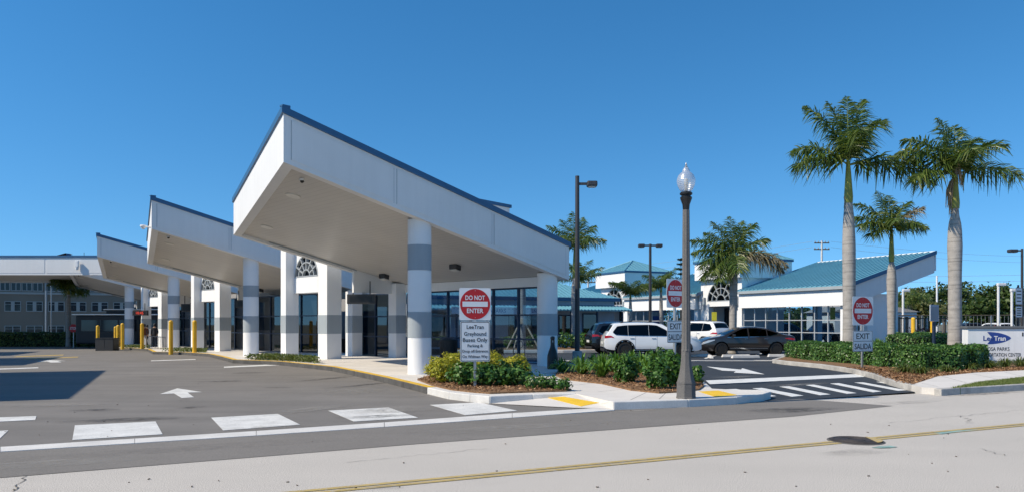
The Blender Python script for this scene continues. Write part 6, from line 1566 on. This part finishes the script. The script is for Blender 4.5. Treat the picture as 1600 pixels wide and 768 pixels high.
    if rails:
        for sg in (-1, 1):
            pts = [(x, sg * (hw(x, ft(x) - .07) - .10), ft(x) + .055) for x in np.linspace(-1.55, .35, 9)]; pts[0] = (pts[0][0], pts[0][1], pts[0][2] - .05); pts[-1] = (pts[-1][0], pts[-1][1], pts[-1][2] - .05)
            MB().path(pts, .016, 6).build('roof_rail', M['plastic'] if paint is not M['black_paint'] else M['chrome'], root)
    root.location = loc; root.rotation_euler = (0, 0, rotz)
    return root
SUV_TOP = [(-2.36, .62), (-2.345, .95), (-2.26, 1.06), (-2.16, 1.20), (-1.92, 1.55), (-1.86, 1.625), (-1.5, 1.655), (-.7, 1.675), (.1, 1.655), (.5, 1.58), (.85, 1.38), (1.2, 1.13), (1.32, 1.08), (1.8, 1.03), (2.12, .95), (2.28, .82), (2.34, .66), (2.36, .55)]
SUV_BOT = [(-2.36, .52), (-2.3, .42), (-2.0, .36), (-1.0, .33), (1.0, .32), (2.0, .32), (2.25, .34), (2.36, .40)]
SUV_WIN = [([(-1.93, 1.20), (-1.80, 1.09), (-1.35, 1.065), (-1.215, 1.062)], [(-1.93, 1.24), (-1.72, 1.50), (-1.35, 1.545), (-1.215, 1.553)]), ([(-1.20, 1.06), (-.215, 1.043)], [(-1.20, 1.555), (-.215, 1.575)]), ([(-.20, 1.042), (.62, 1.03), (.98, 1.04)], [(-.20, 1.575), (.2, 1.545), (.62, 1.33), (.98, 1.06)])]
SUV_TAIL = ([(-2.33, .92), (-2.02, .96), (-1.88, .93)], [(-2.33, 1.05), (-2.02, 1.05), (-1.88, .95)]); SUV_HEAD = ([(1.85, .88), (2.1, .76), (2.32, .68)], [(1.85, .92), (2.1, .90), (2.32, .76)])
xs_, ys_ = (1021 - 800) * 35.6 / FPX, 36.5
car((xs_, ys_, .002), 0.0, 'white sport utility car with black wheels parked behind the corner bed', 'cars parked at the station', 4.72, 1.84, SUV_TOP, SUV_BOT, 1.03, (1.42, -1.37), .375, SUV_WIN, (.62, 1.22), (-2.14, -1.93), M['white_paint'], M['rim_dark'], True, True, SUV_TAIL, SUV_HEAD, .42, (-1.02, .02), True)
car(((984 - 800) * 39.5 / FPX, 40.2, .002), R(9), 'black sport utility car mostly hidden behind the white one', 'cars parked at the station', 4.45, 1.82, [(x * .943, z) for x, z in SUV_TOP], [(x * .943, z) for x, z in SUV_BOT], 1.03, (1.35, -1.30), .36, [([(x * .943, z) for x, z in a], [(x * .943, z) for x, z in b]) for a, b in SUV_WIN], (.6, 1.15), (-2.02, -1.82), M['black_paint'], M['rim'], True, True, tuple([(x * .943, z) for x, z in c] for c in SUV_TAIL), tuple([(x * .943, z) for x, z in c] for c in SUV_HEAD), .42, (-.96, .02), True)
car(((1092 - 800) * 49 / FPX, 50.0, .002), R(128), 'white station service car parked behind the dark sedan', 'cars parked at the station', 4.9, 1.95, [(x * 1.03, z * 1.06) for x, z in SUV_TOP], [(x * 1.03, z) for x, z in SUV_BOT], 1.08, (1.48, -1.45), .38, [([(x * 1.03, z * 1.06) for x, z in a], [(x * 1.03, z * 1.06) for x, z in b]) for a, b in SUV_WIN], (.64, 1.26), (-2.2, -1.98), M['white_paint'], M['rim_dark'], True, False, tuple([(x * 1.03, z * 1.0) for x, z in c] for c in SUV_TAIL), tuple([(x * 1.03, z) for x, z in c] for c in SUV_HEAD), .40, (-1.02, .04))
SED_TOP = [(-2.43, .60), (-2.415, .92), (-2.36, 1.005), (-2.05, 1.05), (-1.80, 1.09), (-1.45, 1.23), (-1.0, 1.385), (-.5, 1.455), (0, 1.455), (.35, 1.40), (.8, 1.23), (1.22, 1.02), (1.35, .985), (1.85, .90), (2.15, .80), (2.36, .66), (2.43, .50)]
SED_BOT = [(-2.43, .48), (-2.36, .34), (-2.0, .28), (-1, .25), (1, .24), (2.0, .24), (2.3, .25), (2.43, .32)]
SED_WIN = [([(-1.50, 1.10), (-1.15, 1.01), (-.98, 1.0)], [(-1.50, 1.13), (-1.25, 1.22), (-.98, 1.30)]), ([(-.92, 1.0), (-.05, .965)], [(-.92, 1.315), (-.5, 1.385), (-.05, 1.395)]), ([(.03, .962), (.75, .945), (1.08, .955)], [(.03, 1.395), (.35, 1.335), (.75, 1.15), (1.08, .975)])]
car(((1171 - 800) * 37.4 / FPX, 38.4, .002), R(180), 'dark brown sedan with black wheels in front of the storefront windows', 'cars parked at the station', 4.86, 1.83, SED_TOP, SED_BOT, .965, (1.38, -1.40), .335, SED_WIN, (.40, 1.18), (-1.72, -1.05), M['bronze_paint'], M['rim_dark'], False, False, ([(-2.37, .78), (-2.1, .82), (-1.85, .87)], [(-2.37, .88), (-2.1, .92), (-1.85, .89)]), ([(1.72, .78), (2.05, .66), (2.37, .55)], [(1.72, .82), (2.05, .78), (2.37, .62)]), .52, (-.88, .12), True)
# small cars beyond the fence and behind the station windows
for px, Y, rz, pt, lab in ((1552, 70, 90, 'white_paint', 'small white car beyond the wire fence'), (1508, 72, 80, 'bronze_paint', 'small dark car beyond the wire fence'), (1405, 72, 85, 'rim', 'silver car behind the thin palm'), (1225, 66, 10, 'black_paint', 'dark car seen through the right wing windows'), (1310, 64, 5, 'bronze_paint', 'brown car seen through the right wing windows')):
    car(((px - 800) * Y / FPX, Y, .002), R(rz), lab, 'cars in the distance', 4.72, 1.84, SUV_TOP, SUV_BOT, 1.03, (1.42, -1.37), .375, SUV_WIN, (.62, 1.22), (-2.14, -1.93), M[pt], M['rim'], False, True, SUV_TAIL, SUV_HEAD, .42, (), False, detail=False)
